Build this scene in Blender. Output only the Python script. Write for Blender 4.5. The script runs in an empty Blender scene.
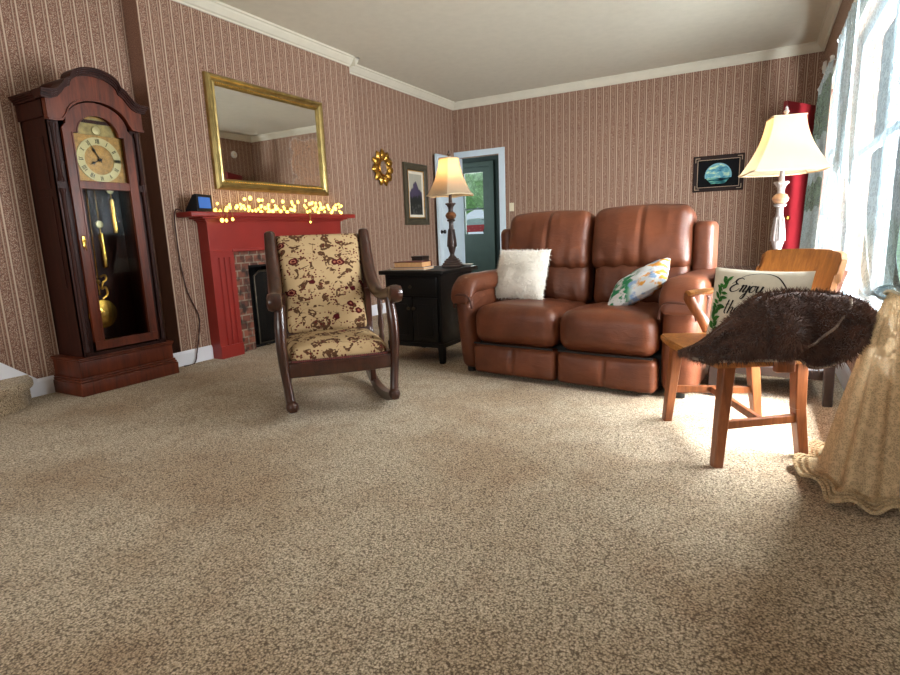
import bpy, math, random
from mathutils import Vector, Matrix, noise
random.seed(7)
R = math.radians
C = bpy.context.scene.collection
SC = bpy.context.scene

# ------------------------------------------------------------------ camera, sky, daylight, exposure
YAW, PITCH, ROLL = 0.5130, 0.1841, -0.0374
fw = Vector((-math.sin(YAW)*math.cos(PITCH), math.cos(YAW)*math.cos(PITCH), -math.sin(PITCH)))
rt = Vector((math.cos(YAW), math.sin(YAW), 0)); up = rt.cross(fw)
rt2 = math.cos(ROLL)*rt + math.sin(ROLL)*up; up2 = -math.sin(ROLL)*rt + math.cos(ROLL)*up
cd = bpy.data.cameras.new('camera'); cam = bpy.data.objects.new('camera', cd); C.objects.link(cam)
cam.matrix_world = Matrix(((rt2.x, up2.x, -fw.x, 0), (rt2.y, up2.y, -fw.y, 0), (rt2.z, up2.z, -fw.z, 0.9176), (0, 0, 0, 1)))
cd.sensor_width = 36; cd.lens = 555.8/900*36; cd.clip_start = .05; cd.clip_end = 200
SC.camera = cam
SC.view_settings.view_transform = 'Standard'; SC.view_settings.look = 'None'
SC.view_settings.gamma = 1; SC.view_settings.use_curve_mapping = False
SC.view_settings.exposure = 0.12
w = bpy.data.worlds.new('sky'); SC.world = w; w.use_nodes = True
w.node_tree.nodes['Background'].inputs[0].default_value = (.72, .88, 1.0, 1)
w.node_tree.nodes['Background'].inputs[1].default_value = .75
def area(name, loc, rot, sx, sy, power, col):
    l = bpy.data.lights.new(name, 'AREA'); l.shape = 'RECTANGLE'; l.size = sx; l.size_y = sy; l.energy = power; l.color = col
    o = bpy.data.objects.new(name, l); o.location = loc; o.rotation_euler = rot; C.objects.link(o); return o
# daylight outside the windows, plus added fill at rear and hall side (facing into the room)
area('daylight_near_window', (1.0, 3.6, 1.35), (0, R(97), 0), 2.0, 3.0, 2850, (.93, .97, 1))
area('daylight_far_window', (1.0, 5.9, 1.45), (0, R(80), 0), 2.0, 1.5, 60, (.93, .97, 1))
area('added_fill_rear', (-1.8, -2.75, 1.5), (R(90), 0, 0), 3.2, 1.6, 100, (1, .97, .92))  # fill light added behind the camera, through an unseen window
area('daylight_hall_door', (-4.8, 10.4, 1.6), (R(-90), 0, 0), 1.2, 1.8, 60, (.9, 1, .95))
area('added_fill_hall', (-6.7, 8.6, 1.5), (0, R(-90), 0), 1.3, 1.2, 90, (.92, .98, 1))  # light added to brighten the dark hall from an unseen side
SC.cycles.use_denoising = True
SC.cycles.max_bounces = 8; SC.cycles.transparent_max_bounces = 12
SC.cycles.sample_clamp_indirect = 4

# ------------------------------------------------------------------ mesh helpers
def lin(c): return tuple(((v/255+.055)/1.055)**2.4 if v > 10 else v/255/12.92 for v in c)
class MB:
    def __init__(s): s.v = []; s.f = []; s.m = []; s.x = Matrix(); s.mi = 0
    def add(s, vs, fs):
        n = len(s.v); s.v += [s.x @ Vector(p) for p in vs]
        for f in fs: s.f.append([i+n for i in f]); s.m.append(s.mi)
        return s
    def box(s, c, d, r=0.0, sub=0, fn=None, k=2):
        h = [q/2 for q in d]
        if r <= 0 and fn is None:
            vs = [(c[0]+x*h[0], c[1]+y*h[1], c[2]+z*h[2]) for x in (-1, 1) for y in (-1, 1) for z in (-1, 1)]
            return s.add(vs, [(0, 1, 3, 2), (4, 6, 7, 5), (0, 4, 5, 1), (2, 3, 7, 6), (0, 2, 6, 4), (1, 5, 7, 3)])
        r = min(r, min(h)*.999)
        ax = []
        for i in range(3):
            e = [h[i]-r+r*math.tan(j/k*math.pi/4) for j in range(k+1)] if r > 0 else [h[i]]
            n = max(1, sub if isinstance(sub, int) else sub[i])
            mid = [-(h[i]-r)+2*(h[i]-r)*j/n for j in range(1, n)]
            ax.append([-q for q in reversed(e)]+mid+e)
        idx = {}; vs = []; fs = []
        def vid(p):
            key = tuple(round(q, 6) for q in p)
            if key not in idx:
                inn = [max(-(h[i]-r), min(h[i]-r, p[i])) for i in range(3)]
                dv = Vector([p[i]-inn[i] for i in range(3)])
                q = Vector(inn)+(dv.normalized()*r if dv.length > 1e-9 and r > 0 else dv)
                if fn: q = Vector(fn(q, h))
                idx[key] = len(vs); vs.append(q+Vector(c))
            return idx[key]
        for a in range(3):
            b, cc = (a+1) % 3, (a+2) % 3
            for sg in (-1, 1):
                for i in range(len(ax[b])-1):
                    for j in range(len(ax[cc])-1):
                        q = []
                        for (u, w_) in ((i, j), (i+1, j), (i+1, j+1), (i, j+1)):
                            p = [0, 0, 0]; p[a] = sg*h[a]; p[b] = ax[b][u]; p[cc] = ax[cc][w_]; q.append(vid(p))
                        if len(set(q)) == 4: fs.append(q if sg > 0 else q[::-1])
        return s.add(vs, fs)
    def tube(s, pts, rad, seg=10, sub=0, cap=True, flat=1.0, nrm=None):
        pts = [Vector(p) for p in pts]
        if not isinstance(rad, (list, tuple)): rad = [rad]*len(pts)
        if sub:
            P = []; Q = []
            for i in range(len(pts)-1):
                p0 = pts[max(i-1, 0)]; p1 = pts[i]; p2 = pts[i+1]; p3 = pts[min(i+2, len(pts)-1)]
                for j in range(sub):
                    t = j/sub
                    P.append(.5*((2*p1)+(p2-p0)*t+(2*p0-5*p1+4*p2-p3)*t*t+(3*p1-p0-3*p2+p3)*t**3)); Q.append(rad[i]*(1-t)+rad[i+1]*t)
            P.append(pts[-1]); Q.append(rad[-1]); pts, rad = P, Q
        vs = []; fs = []; n0 = None
        for i, p in enumerate(pts):
            t = (pts[min(i+1, len(pts)-1)]-pts[max(i-1, 0)]).normalized()
            if n0 is None:
                n0 = Vector(nrm) if nrm else (Vector((0, 0, 1)) if abs(t.z) < .9 else Vector((1, 0, 0)))
            n0 = (n0-t*n0.dot(t)).normalized(); b = t.cross(n0)
            for k in range(seg):
                a = 2*math.pi*k/seg
                vs.append(p+(n0*math.cos(a)*flat+b*math.sin(a))*rad[i])
        for i in range(len(pts)-1):
            for k in range(seg):
                fs.append((i*seg+k, i*seg+(k+1) % seg, (i+1)*seg+(k+1) % seg, (i+1)*seg+k))
        if cap: fs.append(list(range(seg))[::-1]); fs.append([(len(pts)-1)*seg+k for k in range(seg)])
        return s.add(vs, fs)
    def bar(s, p, q, w1, d1, w2=None, d2=None, xdir=(1, 0, 0)):
        p, q = Vector(p), Vector(q); t = (q-p).normalized(); x = Vector(xdir); x = (x-t*x.dot(t)).normalized(); y = t.cross(x)
        w2 = w2 or w1; d2 = d2 or d1; vs = []; B = .16
        for (o, a, b) in ((p, w1/2, d1/2), (q, w2/2, d2/2)):
            for (u, v) in ((-1+B, -1), (1-B, -1), (1, -1+B), (1, 1-B), (1-B, 1), (-1+B, 1), (-1, 1-B), (-1, -1+B)): vs.append(o+x*u*a+y*v*b)
        fs = [(k, (k+1) % 8, 8+(k+1) % 8, 8+k) for k in range(8)]+[list(range(8))[::-1], list(range(8, 16))]
        return s.add(vs, fs)
    def lathe(s, prof, seg=20, c=(0, 0, 0), axis='z'):
        vs = []; fs = []
        for (r, z) in prof:
            for k in range(seg):
                a = 2*math.pi*k/seg; x, y = r*math.cos(a), r*math.sin(a)
                q = (x, y, z) if axis == 'z' else ((x, z, y) if axis == 'y' else (z, x, y))
                vs.append((c[0]+q[0], c[1]+q[1], c[2]+q[2]))
        for i in range(len(prof)-1):
            for k in range(seg): fs.append((i*seg+k, i*seg+(k+1) % seg, (i+1)*seg+(k+1) % seg, (i+1)*seg+k))
        fs.append(list(range(seg))[::-1]); fs.append([(len(prof)-1)*seg+k for k in range(seg)])
        return s.add(vs, fs)
    def prism(s, poly, a, b, plane='xz'):
        n = len(poly); vs = []
        for t in (a, b):
            for (u, v) in poly: vs.append({'xz': (u, t, v), 'xy': (u, v, t), 'yz': (t, u, v)}[plane])
        return s.add(vs, [(k, (k+1) % n, n+(k+1) % n, n+k) for k in range(n)]+[list(range(n))[::-1], list(range(n, 2*n))])
    def band(s, inner, outer, a, b):
        # a strip between two polylines in the xz plane, extruded from y=a to y=b
        n = len(inner); vs = []
        for t in (a, b):
            for (u, v) in inner: vs.append((u, t, v))
            for (u, v) in outer: vs.append((u, t, v))
        fs = []
        for i in range(n-1):
            fs += [(i, i+1, n+i+1, n+i), (2*n+i+1, 2*n+i, 3*n+i, 3*n+i+1), (i+1, i, 2*n+i, 2*n+i+1), (n+i, n+i+1, 3*n+i+1, 3*n+i)]
        fs += [(0, n, 3*n, 2*n), (n-1, 3*n-1, 4*n-1, 2*n-1)]
        return s.add(vs, fs)
    def grid(s, fn, nu, nv, wrap=False):
        vs = [fn(i/nu, j/nv) for i in range(nu+(0 if wrap else 1)) for j in range(nv+1)]
        N = nu if wrap else nu+1
        fs = [(i*(nv+1)+j, ((i+1) % N)*(nv+1)+j, ((i+1) % N)*(nv+1)+j+1, i*(nv+1)+j+1) for i in range(nu) for j in range(nv)]
        return s.add(vs, fs)
    def ball(s, c, r, seg=14, sq=(1, 1, 1)):
        n = seg//2
        def fn(u, v):
            a = 2*math.pi*u; b = math.pi*(v*.998+.001)
            return (c[0]+r*sq[0]*math.sin(b)*math.cos(a), c[1]+r*sq[1]*math.sin(b)*math.sin(a), c[2]+r*sq[2]*math.cos(b))
        return s.grid(fn, seg, n, True)
    def build(s, name, mat, parent=None, smooth=True, angle=40, solid=0):
        me = bpy.data.meshes.new(name); me.from_pydata([tuple(p) for p in s.v], [], s.f)
        for m in (mat if isinstance(mat, (list, tuple)) else [mat]): me.materials.append(m)
        me.polygons.foreach_set('material_index', s.m)
        import bmesh
        bm = bmesh.new(); bm.from_mesh(me)
        bmesh.ops.remove_doubles(bm, verts=bm.verts, dist=1e-5)
        bmesh.ops.recalc_face_normals(bm, faces=bm.faces); bm.to_mesh(me); bm.free()
        if smooth: me.shade_smooth(); me.set_sharp_from_angle(angle=R(angle))
        o = bpy.data.objects.new(name, me); C.objects.link(o); o.parent = parent
        return o
def tag(o, label=None, cat=None, group=None, kind=None):
    if label: o['label'] = label
    if cat: o['category'] = cat
    if group: o['group'] = group
    if kind: o['kind'] = kind
    return o
def thing(name, label, cat, loc=(0, 0, 0), rz=0, group=None):
    o = bpy.data.objects.new(name, None); o.empty_display_size = .1; C.objects.link(o)
    o.location = loc; o.rotation_euler = (0, 0, rz); return tag(o, label, cat, group)
def struct(name, mb, mat, **k): return tag(mb.build(name, mat, smooth=k.get('smooth', False), parent=k.get('parent')), kind='structure')

# ------------------------------------------------------------------ material helpers
class NT:
    def __init__(s, name):
        s.m = bpy.data.materials.new(name); s.m.use_nodes = True; s.t = s.m.node_tree; s.n = s.t.nodes
        s.b = s.n['Principled BSDF']; s.out = s.n['Material Output']
        tc = s.n.new('ShaderNodeTexCoord'); s.obj = tc.outputs['Object']; s.gen = tc.outputs['Generated']
    def L(s, a, b): s.t.links.new(a, b)
    def set(s, sock, v):
        if hasattr(v, 'is_linked') or isinstance(v, bpy.types.NodeSocket): s.L(v, sock)
        else: sock.default_value = v
    def new(s, t): return s.n.new(t)
    def math(s, op, a, b=0.0, c=None):
        n = s.new('ShaderNodeMath'); n.operation = op; s.set(n.inputs[0], a); s.set(n.inputs[1], b)
        if c is not None: s.set(n.inputs[2], c)
        return n.outputs[0]
    def xyz(s, v):
        n = s.new('ShaderNodeSeparateXYZ'); s.L(v, n.inputs[0]); return n.outputs
    def comb(s, x, y, z):
        n = s.new('ShaderNodeCombineXYZ')
        for i, q in enumerate((x, y, z)): s.set(n.inputs[i], q)
        return n.outputs[0]
    def mapping(s, v, sc=(1, 1, 1), loc=(0, 0, 0), rot=(0, 0, 0)):
        n = s.new('ShaderNodeMapping'); s.L(v, n.inputs[0]); n.inputs['Scale'].default_value = sc; n.inputs['Location'].default_value = loc; n.inputs['Rotation'].default_value = rot
        return n.outputs[0]
    def noise(s, v, sc=5, det=3, rough=.5, dist=0):
        n = s.new('ShaderNodeTexNoise'); s.L(v, n.inputs['Vector']); n.inputs['Scale'].default_value = sc; n.inputs['Detail'].default_value = det
        n.inputs['Roughness'].default_value = rough; n.inputs['Distortion'].default_value = dist; return n.outputs['Fac']
    def voro(s, v, sc=5, feat='F1', out='Distance', rnd=1.0):
        n = s.new('ShaderNodeTexVoronoi'); n.feature = feat; s.L(v, n.inputs['Vector']); n.inputs['Scale'].default_value = sc; n.inputs['Randomness'].default_value = rnd
        return n.outputs[out]
    def ramp(s, f, stops, interp='LINEAR'):
        n = s.new('ShaderNodeValToRGB'); s.L(f, n.inputs[0]); e = n.color_ramp; e.interpolation = interp
        while len(e.elements) < len(stops): e.elements.new(.5)
        for q, (p, c) in zip(e.elements, stops):
            q.position = p; q.color = (*c, 1) if len(c) == 3 else c
        return n.outputs[0]
    def mix(s, f, a, b, bt='MIX'):
        n = s.new('ShaderNodeMix'); n.data_type = 'RGBA'; n.blend_type = bt; s.set(n.inputs[0], f)
        for i, q in ((6, a), (7, b)):
            if isinstance(q, tuple): n.inputs[i].default_value = (*q[:3], 1)
            else: s.L(q, n.inputs[i])
        return n.outputs[2]
    def step(s, f, lo, hi):
        n = s.new('ShaderNodeMapRange'); n.interpolation_type = 'SMOOTHSTEP'; s.set(n.inputs[0], f); n.inputs[1].default_value = lo; n.inputs[2].default_value = hi
        return n.outputs[0]
    def bump(s, h, st=.3, d=.01):
        n = s.new('ShaderNodeBump'); n.inputs['Strength'].default_value = st; n.inputs['Distance'].default_value = d; s.L(h, n.inputs['Height']); s.L(n.outputs[0], s.b.inputs['Normal'])
    def fin(s, col=None, rough=.5, metal=0.0, **k):
        if col is not None:
            if isinstance(col, tuple): s.b.inputs['Base Color'].default_value = (*col, 1)
            else: s.L(col, s.b.inputs['Base Color'])
        s.set(s.b.inputs['Roughness'], rough); s.b.inputs['Metallic'].default_value = metal
        for a, v in k.items(): s.set(s.b.inputs[a.replace('_', ' ')], v)
        return s.m
def fin2(s, col, rough):
    s.L(col, s.b.inputs['Base Color']); s.L(rough, s.b.inputs['Roughness']); return s.m
NT.fin2 = fin2
def plain(name, c, rough=.5, metal=0, var=.12, sc=9, bump=0, **k):
    t = NT(name); c = lin(c); n = t.noise(t.obj, sc, 4)
    col = t.ramp(n, [(.3, tuple(q*(1-var) for q in c)), (.7, tuple(min(1, q*(1+var)) for q in c))])
    if bump: t.bump(t.noise(t.obj, sc*6, 4), bump, .004)
    return t.fin(col, rough, metal, **k)
def wood(name, c1, c2, rough=.35, stretch=(14, 14, 1.6), sc=2.2, coat=.2, bump=.05, spec=.5):
    t = NT(name); v = t.mapping(t.obj, stretch)
    n = t.noise(v, sc, 5, .6, .8); f = t.noise(v, sc*7, 3)
    g = t.math('ADD', t.math('MULTIPLY', n, .75), t.math('MULTIPLY', f, .25))
    col = t.ramp(g, [(.32, lin(c1)), (.66, lin(c2))])
    t.bump(g, bump, .003)
    return t.fin(col, rough, 0, Coat_Weight=coat, Coat_Roughness=.2, Specular_IOR_Level=spec)
def wallpaper(name, axis, c0, c1, pale):
    t = NT(name); o = t.xyz(t.obj); x = o[axis]; z = o[2]
    P = .086
    f = t.math('FRACT', t.math('DIVIDE', t.math('ADD', x, 20), P))            # 0..1 over one repeat
    line = t.math('SUBTRACT', 1, t.step(t.math('ABSOLUTE', t.math('SUBTRACT', f, .12)), .035, .075))
    line2 = t.math('SUBTRACT', 1, t.step(t.math('ABSOLUTE', t.math('SUBTRACT', f, .86)), .03, .06))
    edge = t.math('SUBTRACT', 1, t.step(t.math('ABSOLUTE', t.math('SUBTRACT', t.math('ABSOLUTE', t.math('SUBTRACT', f, .49)), .30)), .0, .05))
    beads = t.math('GREATER_THAN', t.math('SINE', t.math('MULTIPLY', z, 2*math.pi/.016)), -.1)
    v = t.comb(x, x if axis == 0 else o[1], z)
    sp = t.voro(t.mapping(t.obj, (1, 1, .8)), 150)
    sp2 = t.noise(t.obj, 150, 2)
    spk = t.math('SUBTRACT', 1, t.step(sp, .28, .5))
    inner = t.math('SUBTRACT', 1, t.step(t.math('ABSOLUTE', t.math('SUBTRACT', f, .49)), .22, .27))
    col = t.mix(t.step(sp2, .35, .65), lin(c0), lin(c1))
    col = t.mix(t.math('MULTIPLY', spk, t.math('MULTIPLY', inner, .62)), col, lin(pale))
    col = t.mix(t.math('MULTIPLY', edge, t.math('MULTIPLY', beads, .55)), col, tuple(q*.35 for q in lin(c0)))
    col = t.mix(t.math('MULTIPLY', line, .85), col, lin(pale))
    col = t.mix(t.math('MULTIPLY', line2, .5), col, lin(pale))
    return t.fin(col, .75, Specular_IOR_Level=.25)

# ------------------------------------------------------------------ materials
m_paper_side = wallpaper('wallpaper_side', 1, (104, 74, 61), (146, 110, 92), (198, 178, 156))
m_paper_back = wallpaper('wallpaper_back', 0, (104, 74, 61), (146, 110, 92), (198, 178, 156))
def carpet():
    t = NT('beige_carpet')
    big = t.noise(t.obj, 1.3, 3, .55); mid = t.noise(t.obj, 7, 4, .6)
    v = t.mapping(t.obj, (1, 1, 1)); fine = t.noise(v, 150, 3, .65, 1.0); tuft = t.voro(v, 170)
    tex = t.math('ADD', t.math('MULTIPLY', fine, .7), t.math('MULTIPLY', t.math('SUBTRACT', .6, tuft), .32))
    c = t.ramp(tex, [(.27, lin((112, 96, 76))), (.43, lin((206, 189, 160))), (.6, lin((250, 238, 214)))])
    c = t.mix(t.step(big, .38, .68), c, t.mix(1.0, c, lin((226, 212, 198)), 'MULTIPLY'))
    c = t.mix(t.math('MULTIPLY', t.step(mid, .45, .75), .35), c, t.mix(1.0, c, lin((205, 180, 160)), 'MULTIPLY'))
    t.bump(tex, .7, .012)
    return t.fin(c, 1.0, Specular_IOR_Level=.05, Sheen_Weight=.15)
m_carpet = carpet()
m_ceil = plain('ceiling_paint', (205, 200, 184), .9, var=.03, sc=14, bump=.15)
m_trim = plain('cream_trim_paint', (212, 207, 190), .5, var=.03)
m_white = plain('white_trim_paint', (232, 234, 240), .45, var=.03)
m_doorwhite = plain('pale_blue_door_paint', (206, 222, 232), .45, var=.03)
m_red = plain('red_paint', (142, 36, 28), .42, var=.08, sc=5)
m_reddoor = plain('dark_red_door_paint', (132, 28, 36), .5, var=.06, sc=5)
m_cherry = wood('cherry_wood', (56, 23, 12), (112, 50, 27), .38, (8, 8, 1.0), coat=.08, bump=.02, spec=.3)
m_cherrydk = wood('dark_cherry_wood', (32, 13, 9), (58, 25, 17), .45, (8, 8, 1.0), coat=.0, bump=.02, spec=.18)
m_mahog = wood('mahogany', (32, 15, 9), (66, 33, 20), .28, (10, 10, 3), coat=.35)
m_oak = wood('honey_oak', (140, 84, 36), (196, 132, 66), .4, (16, 16, 1.5), coat=.2)
m_oakdk = wood('brown_oak', (104, 56, 28), (150, 88, 48), .4, (14, 14, 1.5), coat=.2)
m_black = plain('black_lacquer', (9, 8, 8), .4, Specular_IOR_Level=.3, var=.2)
m_dark = plain('espresso_wood', (34, 20, 16), .4, var=.25)
m_brass = plain('brass', (224, 178, 84), .22, 1, var=.15, sc=14)
m_gold = plain('antique_gold', (188, 142, 64), .32, 1, var=.35, sc=22)
m_goldfr = plain('gilt_frame', (176, 156, 102), .28, 1, var=.25, sc=12)
m_silver = plain('brushed_steel', (190, 190, 185), .3, 1)
m_mirror = NT('mirror_glass').fin((.86, .88, .85), .015, 1.0)
m_ivory = plain('ivory_plastic', (222, 212, 184), .4, var=.03)
m_whitep = plain('white_plastic', (228, 228, 224), .4, var=.03)
m_blackp = plain('black_plastic', (12, 12, 14), .35, var=.1)
m_cord = plain('dark_cord', (52, 22, 22), .6)
m_sooty = plain('sooty_firebox', (16, 14, 13), .95, var=.5, sc=14, bump=.4)
def glass(name, refl=.1, tint=(1, 1, 1), const=None):
    t = NT(name); t.n.remove(t.b); tr = t.new('ShaderNodeBsdfTransparent'); tr.inputs[0].default_value = (*tint, 1)
    gl = t.new('ShaderNodeBsdfGlossy'); gl.inputs['Roughness'].default_value = .01; mx = t.new('ShaderNodeMixShader')
    lw = t.new('ShaderNodeFresnel'); lw.inputs[0].default_value = 1.5
    t.set(mx.inputs[0], const if const else t.math('ADD', lw.outputs[0], refl)); t.L(tr.outputs[0], mx.inputs[1]); t.L(gl.outputs[0], mx.inputs[2]); t.L(mx.outputs[0], t.out.inputs[0]); return t.m
m_glass = glass('window_glass', const=.05)
m_clockglass = glass('clock_glass', .0, (.95, .96, .96), .016)
def leather():
    t = NT('brown_leather'); n = t.noise(t.obj, 3.5, 4, .6); f = t.noise(t.obj, 60, 3); v = t.voro(t.obj, 160, rnd=1)
    col = t.ramp(n, [(.3, lin((78, 40, 23))), (.72, lin((116, 63, 38)))])
    wr = t.noise(t.mapping(t.obj, (3, 3, 9)), 2.2, 4, .6, 1.0)
    t.bump(t.math('ADD', t.math('MULTIPLY', wr, .8), t.math('ADD', t.math('MULTIPLY', f, .12), t.math('MULTIPLY', v, .08))), .28, .02)
    return t.fin(col, .43, Coat_Weight=.03, Coat_Roughness=.3, Specular_IOR_Level=.4)
m_leather = leather()
m_seam = plain('leather_seam', (70, 34, 20), .5)
m_lining = plain('black_lining', (14, 11, 10), .8)
def tapestry():
    t = NT('floral_tapestry'); p = t.comb(t.xyz(t.obj)[0], t.math('ADD', t.xyz(t.obj)[2], t.math('MULTIPLY', t.xyz(t.obj)[1], .8)), 0.0)
    base = t.mix(t.noise(p, 9, 3), lin((190, 164, 124)), lin((162, 136, 100)))
    weave = t.noise(p, 240, 1)
    base = t.mix(t.math('MULTIPLY', weave, .25), base, lin((120, 92, 60)))
    st = t.noise(t.mapping(p, (1, 1, 1), (3, 1, 0)), 8, 1, .4, .6)
    stem = t.math('SUBTRACT', 1, t.step(t.math('ABSOLUTE', t.math('SUBTRACT', st, .5)), .003, .010)); stem = t.math('MULTIPLY', stem, t.step(t.noise(t.mapping(p, (1, 1, 1), (1, 9, 0)), 12, 1), .5, .54))
    leafm = t.noise(t.mapping(p, (1, 1, 1), (8, 4, 0)), 17, 2, .5, .6)
    leaf = t.math('MULTIPLY', t.step(leafm, .555, .575), t.step(t.noise(p, 60, 2), .36, .44))
    bd = t.voro(p, 58, rnd=.7); bmask = t.step(t.noise(t.mapping(p, (1, 1, 1), (5, 2, 0)), 11, 1), .46, .50)
    berry = t.math('MULTIPLY', t.math('SUBTRACT', 1, t.step(bd, .30, .38)), bmask)
    wp = t.mix(.025, p, t.comb(t.noise(p, 30, 2), t.noise(t.mapping(p, (1, 1, 1), (4, 4, 0)), 30, 2), 0.0))
    fd = t.voro(wp, 9.5, rnd=.8)
    flower = t.math('SUBTRACT', 1, t.step(fd, .22, .25)); heart = t.math('SUBTRACT', 1, t.step(t.math('ABSOLUTE', t.math('SUBTRACT', fd, .12)), .015, .035))
    c = t.mix(stem, base, lin((72, 52, 34))); c = t.mix(leaf, c, lin((78, 52, 34))); c = t.mix(berry, c, lin((84, 26, 24)))
    c = t.mix(flower, c, lin((70, 16, 20))); c = t.mix(heart, c, lin((150, 96, 74)))
    t.bump(weave, .3, .003)
    return t.fin(c, .9, Specular_IOR_Level=.1)
m_tap = tapestry()
m_trimcord = plain('dark_braid', (92, 40, 34), .8, var=.6, sc=90)
def shade():
    t = NT('lamp_shade_cloth'); t.n.remove(t.b); c = lin((166, 154, 134)); wv = t.noise(t.mapping(t.obj, (40, 40, 160)), 4, 2)
    col = t.mix(wv, tuple(q*.93 for q in c), c)
    d = t.new('ShaderNodeBsdfDiffuse'); tr = t.new('ShaderNodeBsdfTranslucent'); t.L(col, d.inputs[0]); tr.inputs[0].default_value = (*lin((232, 200, 156)), 1)
    mx = t.new('ShaderNodeMixShader'); mx.inputs[0].default_value = .33; t.L(d.outputs[0], mx.inputs[1]); t.L(tr.outputs[0], mx.inputs[2]); t.L(mx.outputs[0], t.out.inputs[0]); return t.m
m_shade = shade()
def lace(name, c, lo, hi, sc=34, patt=True, trans=.55):
    t = NT(name); t.n.remove(t.b)
    d = t.new('ShaderNodeBsdfDiffuse'); tl = t.new('ShaderNodeBsdfTranslucent'); tp = t.new('ShaderNodeBsdfTransparent')
    m1 = t.new('ShaderNodeMixShader'); m1.inputs[0].default_value = trans; t.L(d.outputs[0], m1.inputs[1]); t.L(tl.outputs[0], m1.inputs[2])
    a = t.voro(t.mapping(t.obj, (1, 1, 1)), sc, 'DISTANCE_TO_EDGE'); b = t.noise(t.obj, sc*.45, 3, .6, .8)
    pat = t.math('MAXIMUM', t.math('SUBTRACT', 1, t.step(a, .03, .12)), t.step(b, .5, .58))
    cc = t.mix(pat, tuple(q*.82 for q in lin(c)), tuple(min(1, q*1.12) for q in lin(c)))
    for q in (d, tl): t.L(cc, q.inputs[0])
    n = t.new('ShaderNodeMapRange'); t.L(pat, n.inputs[0]); n.inputs[3].default_value = lo; n.inputs[4].default_value = hi
    m2 = t.new('ShaderNodeMixShader'); t.L(n.outputs[0], m2.inputs[0]); t.L(tp.outputs[0], m2.inputs[1]); t.L(m1.outputs[0], m2.inputs[2]); t.L(m2.outputs[0], t.out.inputs[0])
    return t.m
m_sheer = lace('white_sheer', (176, 192, 198), .965, .995, 60, trans=.007)
m_lace = lace('white_lace', (160, 178, 184), .76, .96, 52, trans=.008)
m_creamlace = lace('cream_lace', (198, 174, 138), .88, .99, 120, trans=.2)
m_whitefur = plain('white_fur', (232, 226, 214), .95, var=.03, sc=20, bump=.5, Sheen_Weight=.4)
m_brownfur = plain('brown_fur', (72, 44, 32), .95, var=.45, sc=16, bump=.6, Sheen_Weight=.12)
m_browntip = plain('brown_fur_tips', (88, 60, 47), .85, var=.5, sc=18, Sheen_Weight=.25)
m_hem = plain('pale_hem', (150, 132, 116), .8)
m_linen = plain('cream_linen', (226, 218, 198), .9, var=.05, sc=30, bump=.2)
m_ink = plain('black_ink', (26, 24, 24), .9)
m_leafink = plain('green_leaf_print', (44, 104, 34), .9, var=.5, sc=40)
def emis(name, c, s):
    t = NT(name); return t.fin(lin(c), .5, Emission_Color=(*lin(c), 1), Emission_Strength=s)

# ------------------------------------------------------------------ room shell (metres; x along the back wall, y into the room, z up)
XL, XB, XR, YB, YF, H = -3.985, -3.837, .4465, 7.40, -2.4, 2.74
def wall_holes(axis, a0, a1, t0, t1, z0, z1, holes):
    # wall slab running along axis from a0 to a1, thickness t0..t1, with rectangular holes (a, b, za, zb)
    mb = MB(); As = sorted({a0, a1, *[h[0] for h in holes], *[h[1] for h in holes]}); Zs = sorted({z0, z1, *[h[2] for h in holes], *[h[3] for h in holes]})
    for i in range(len(As)-1):
        for j in range(len(Zs)-1):
            ca, cz = (As[i]+As[i+1])/2, (Zs[j]+Zs[j+1])/2
            if any(h[0] < ca < h[1] and h[2] < cz < h[3] for h in holes): continue
            c = (ca, (t0+t1)/2, cz); d = (As[i+1]-As[i], t1-t0, Zs[j+1]-Zs[j])
            if axis == 'y': c = (c[1], c[0], c[2]); d = (d[1], d[0], d[2])
            mb.box(c, d)
    return mb
struct('floor', MB().box(((XL+XR)/2-.3, (YB+YF)/2+1.2, -.06), (XR-XL+2.2, YB-YF+2.9, .12)), m_carpet)
struct('ceiling', MB().box(((XL+XR)/2, (YB+YF)/2, H+.06), (XR-XL+.5, YB-YF+.5, .12)), m_ceil)
FB = (3.29, 4.05, 0, .72)
struct('wall_left', wall_holes('y', YF, YB+.12, XL-.12, XL, 0, H, [FB]), m_paper_side)
struct('wall_chimney_breast', wall_holes('y', 2.62, 4.905, XL, XB, 0, H, [FB]), m_paper_side)
DO = (-3.92, -3.28, 0, 1.99)
struct('wall_back', wall_holes('x', XL, XR+.2, YB, YB+.12, 0, H, [DO]), m_paper_back)
W1, W2, W3 = (2.35, 4.8, .37, 2.08), (5.35, 6.4, .37, 2.08), (-3.4, -.2, .7, 2.2)
RD = (6.42, 7.12, 0, 2.04)
struct('wall_right', wall_holes('y', YF, YB+.12, XR, XR+.16, 0, H, [W1, W2]), m_paper_side)
struct('wall_front', wall_holes('x', XL-.12, XR+.16, YF-.12, YF, 0, H, [W3]), m_paper_back)
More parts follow.
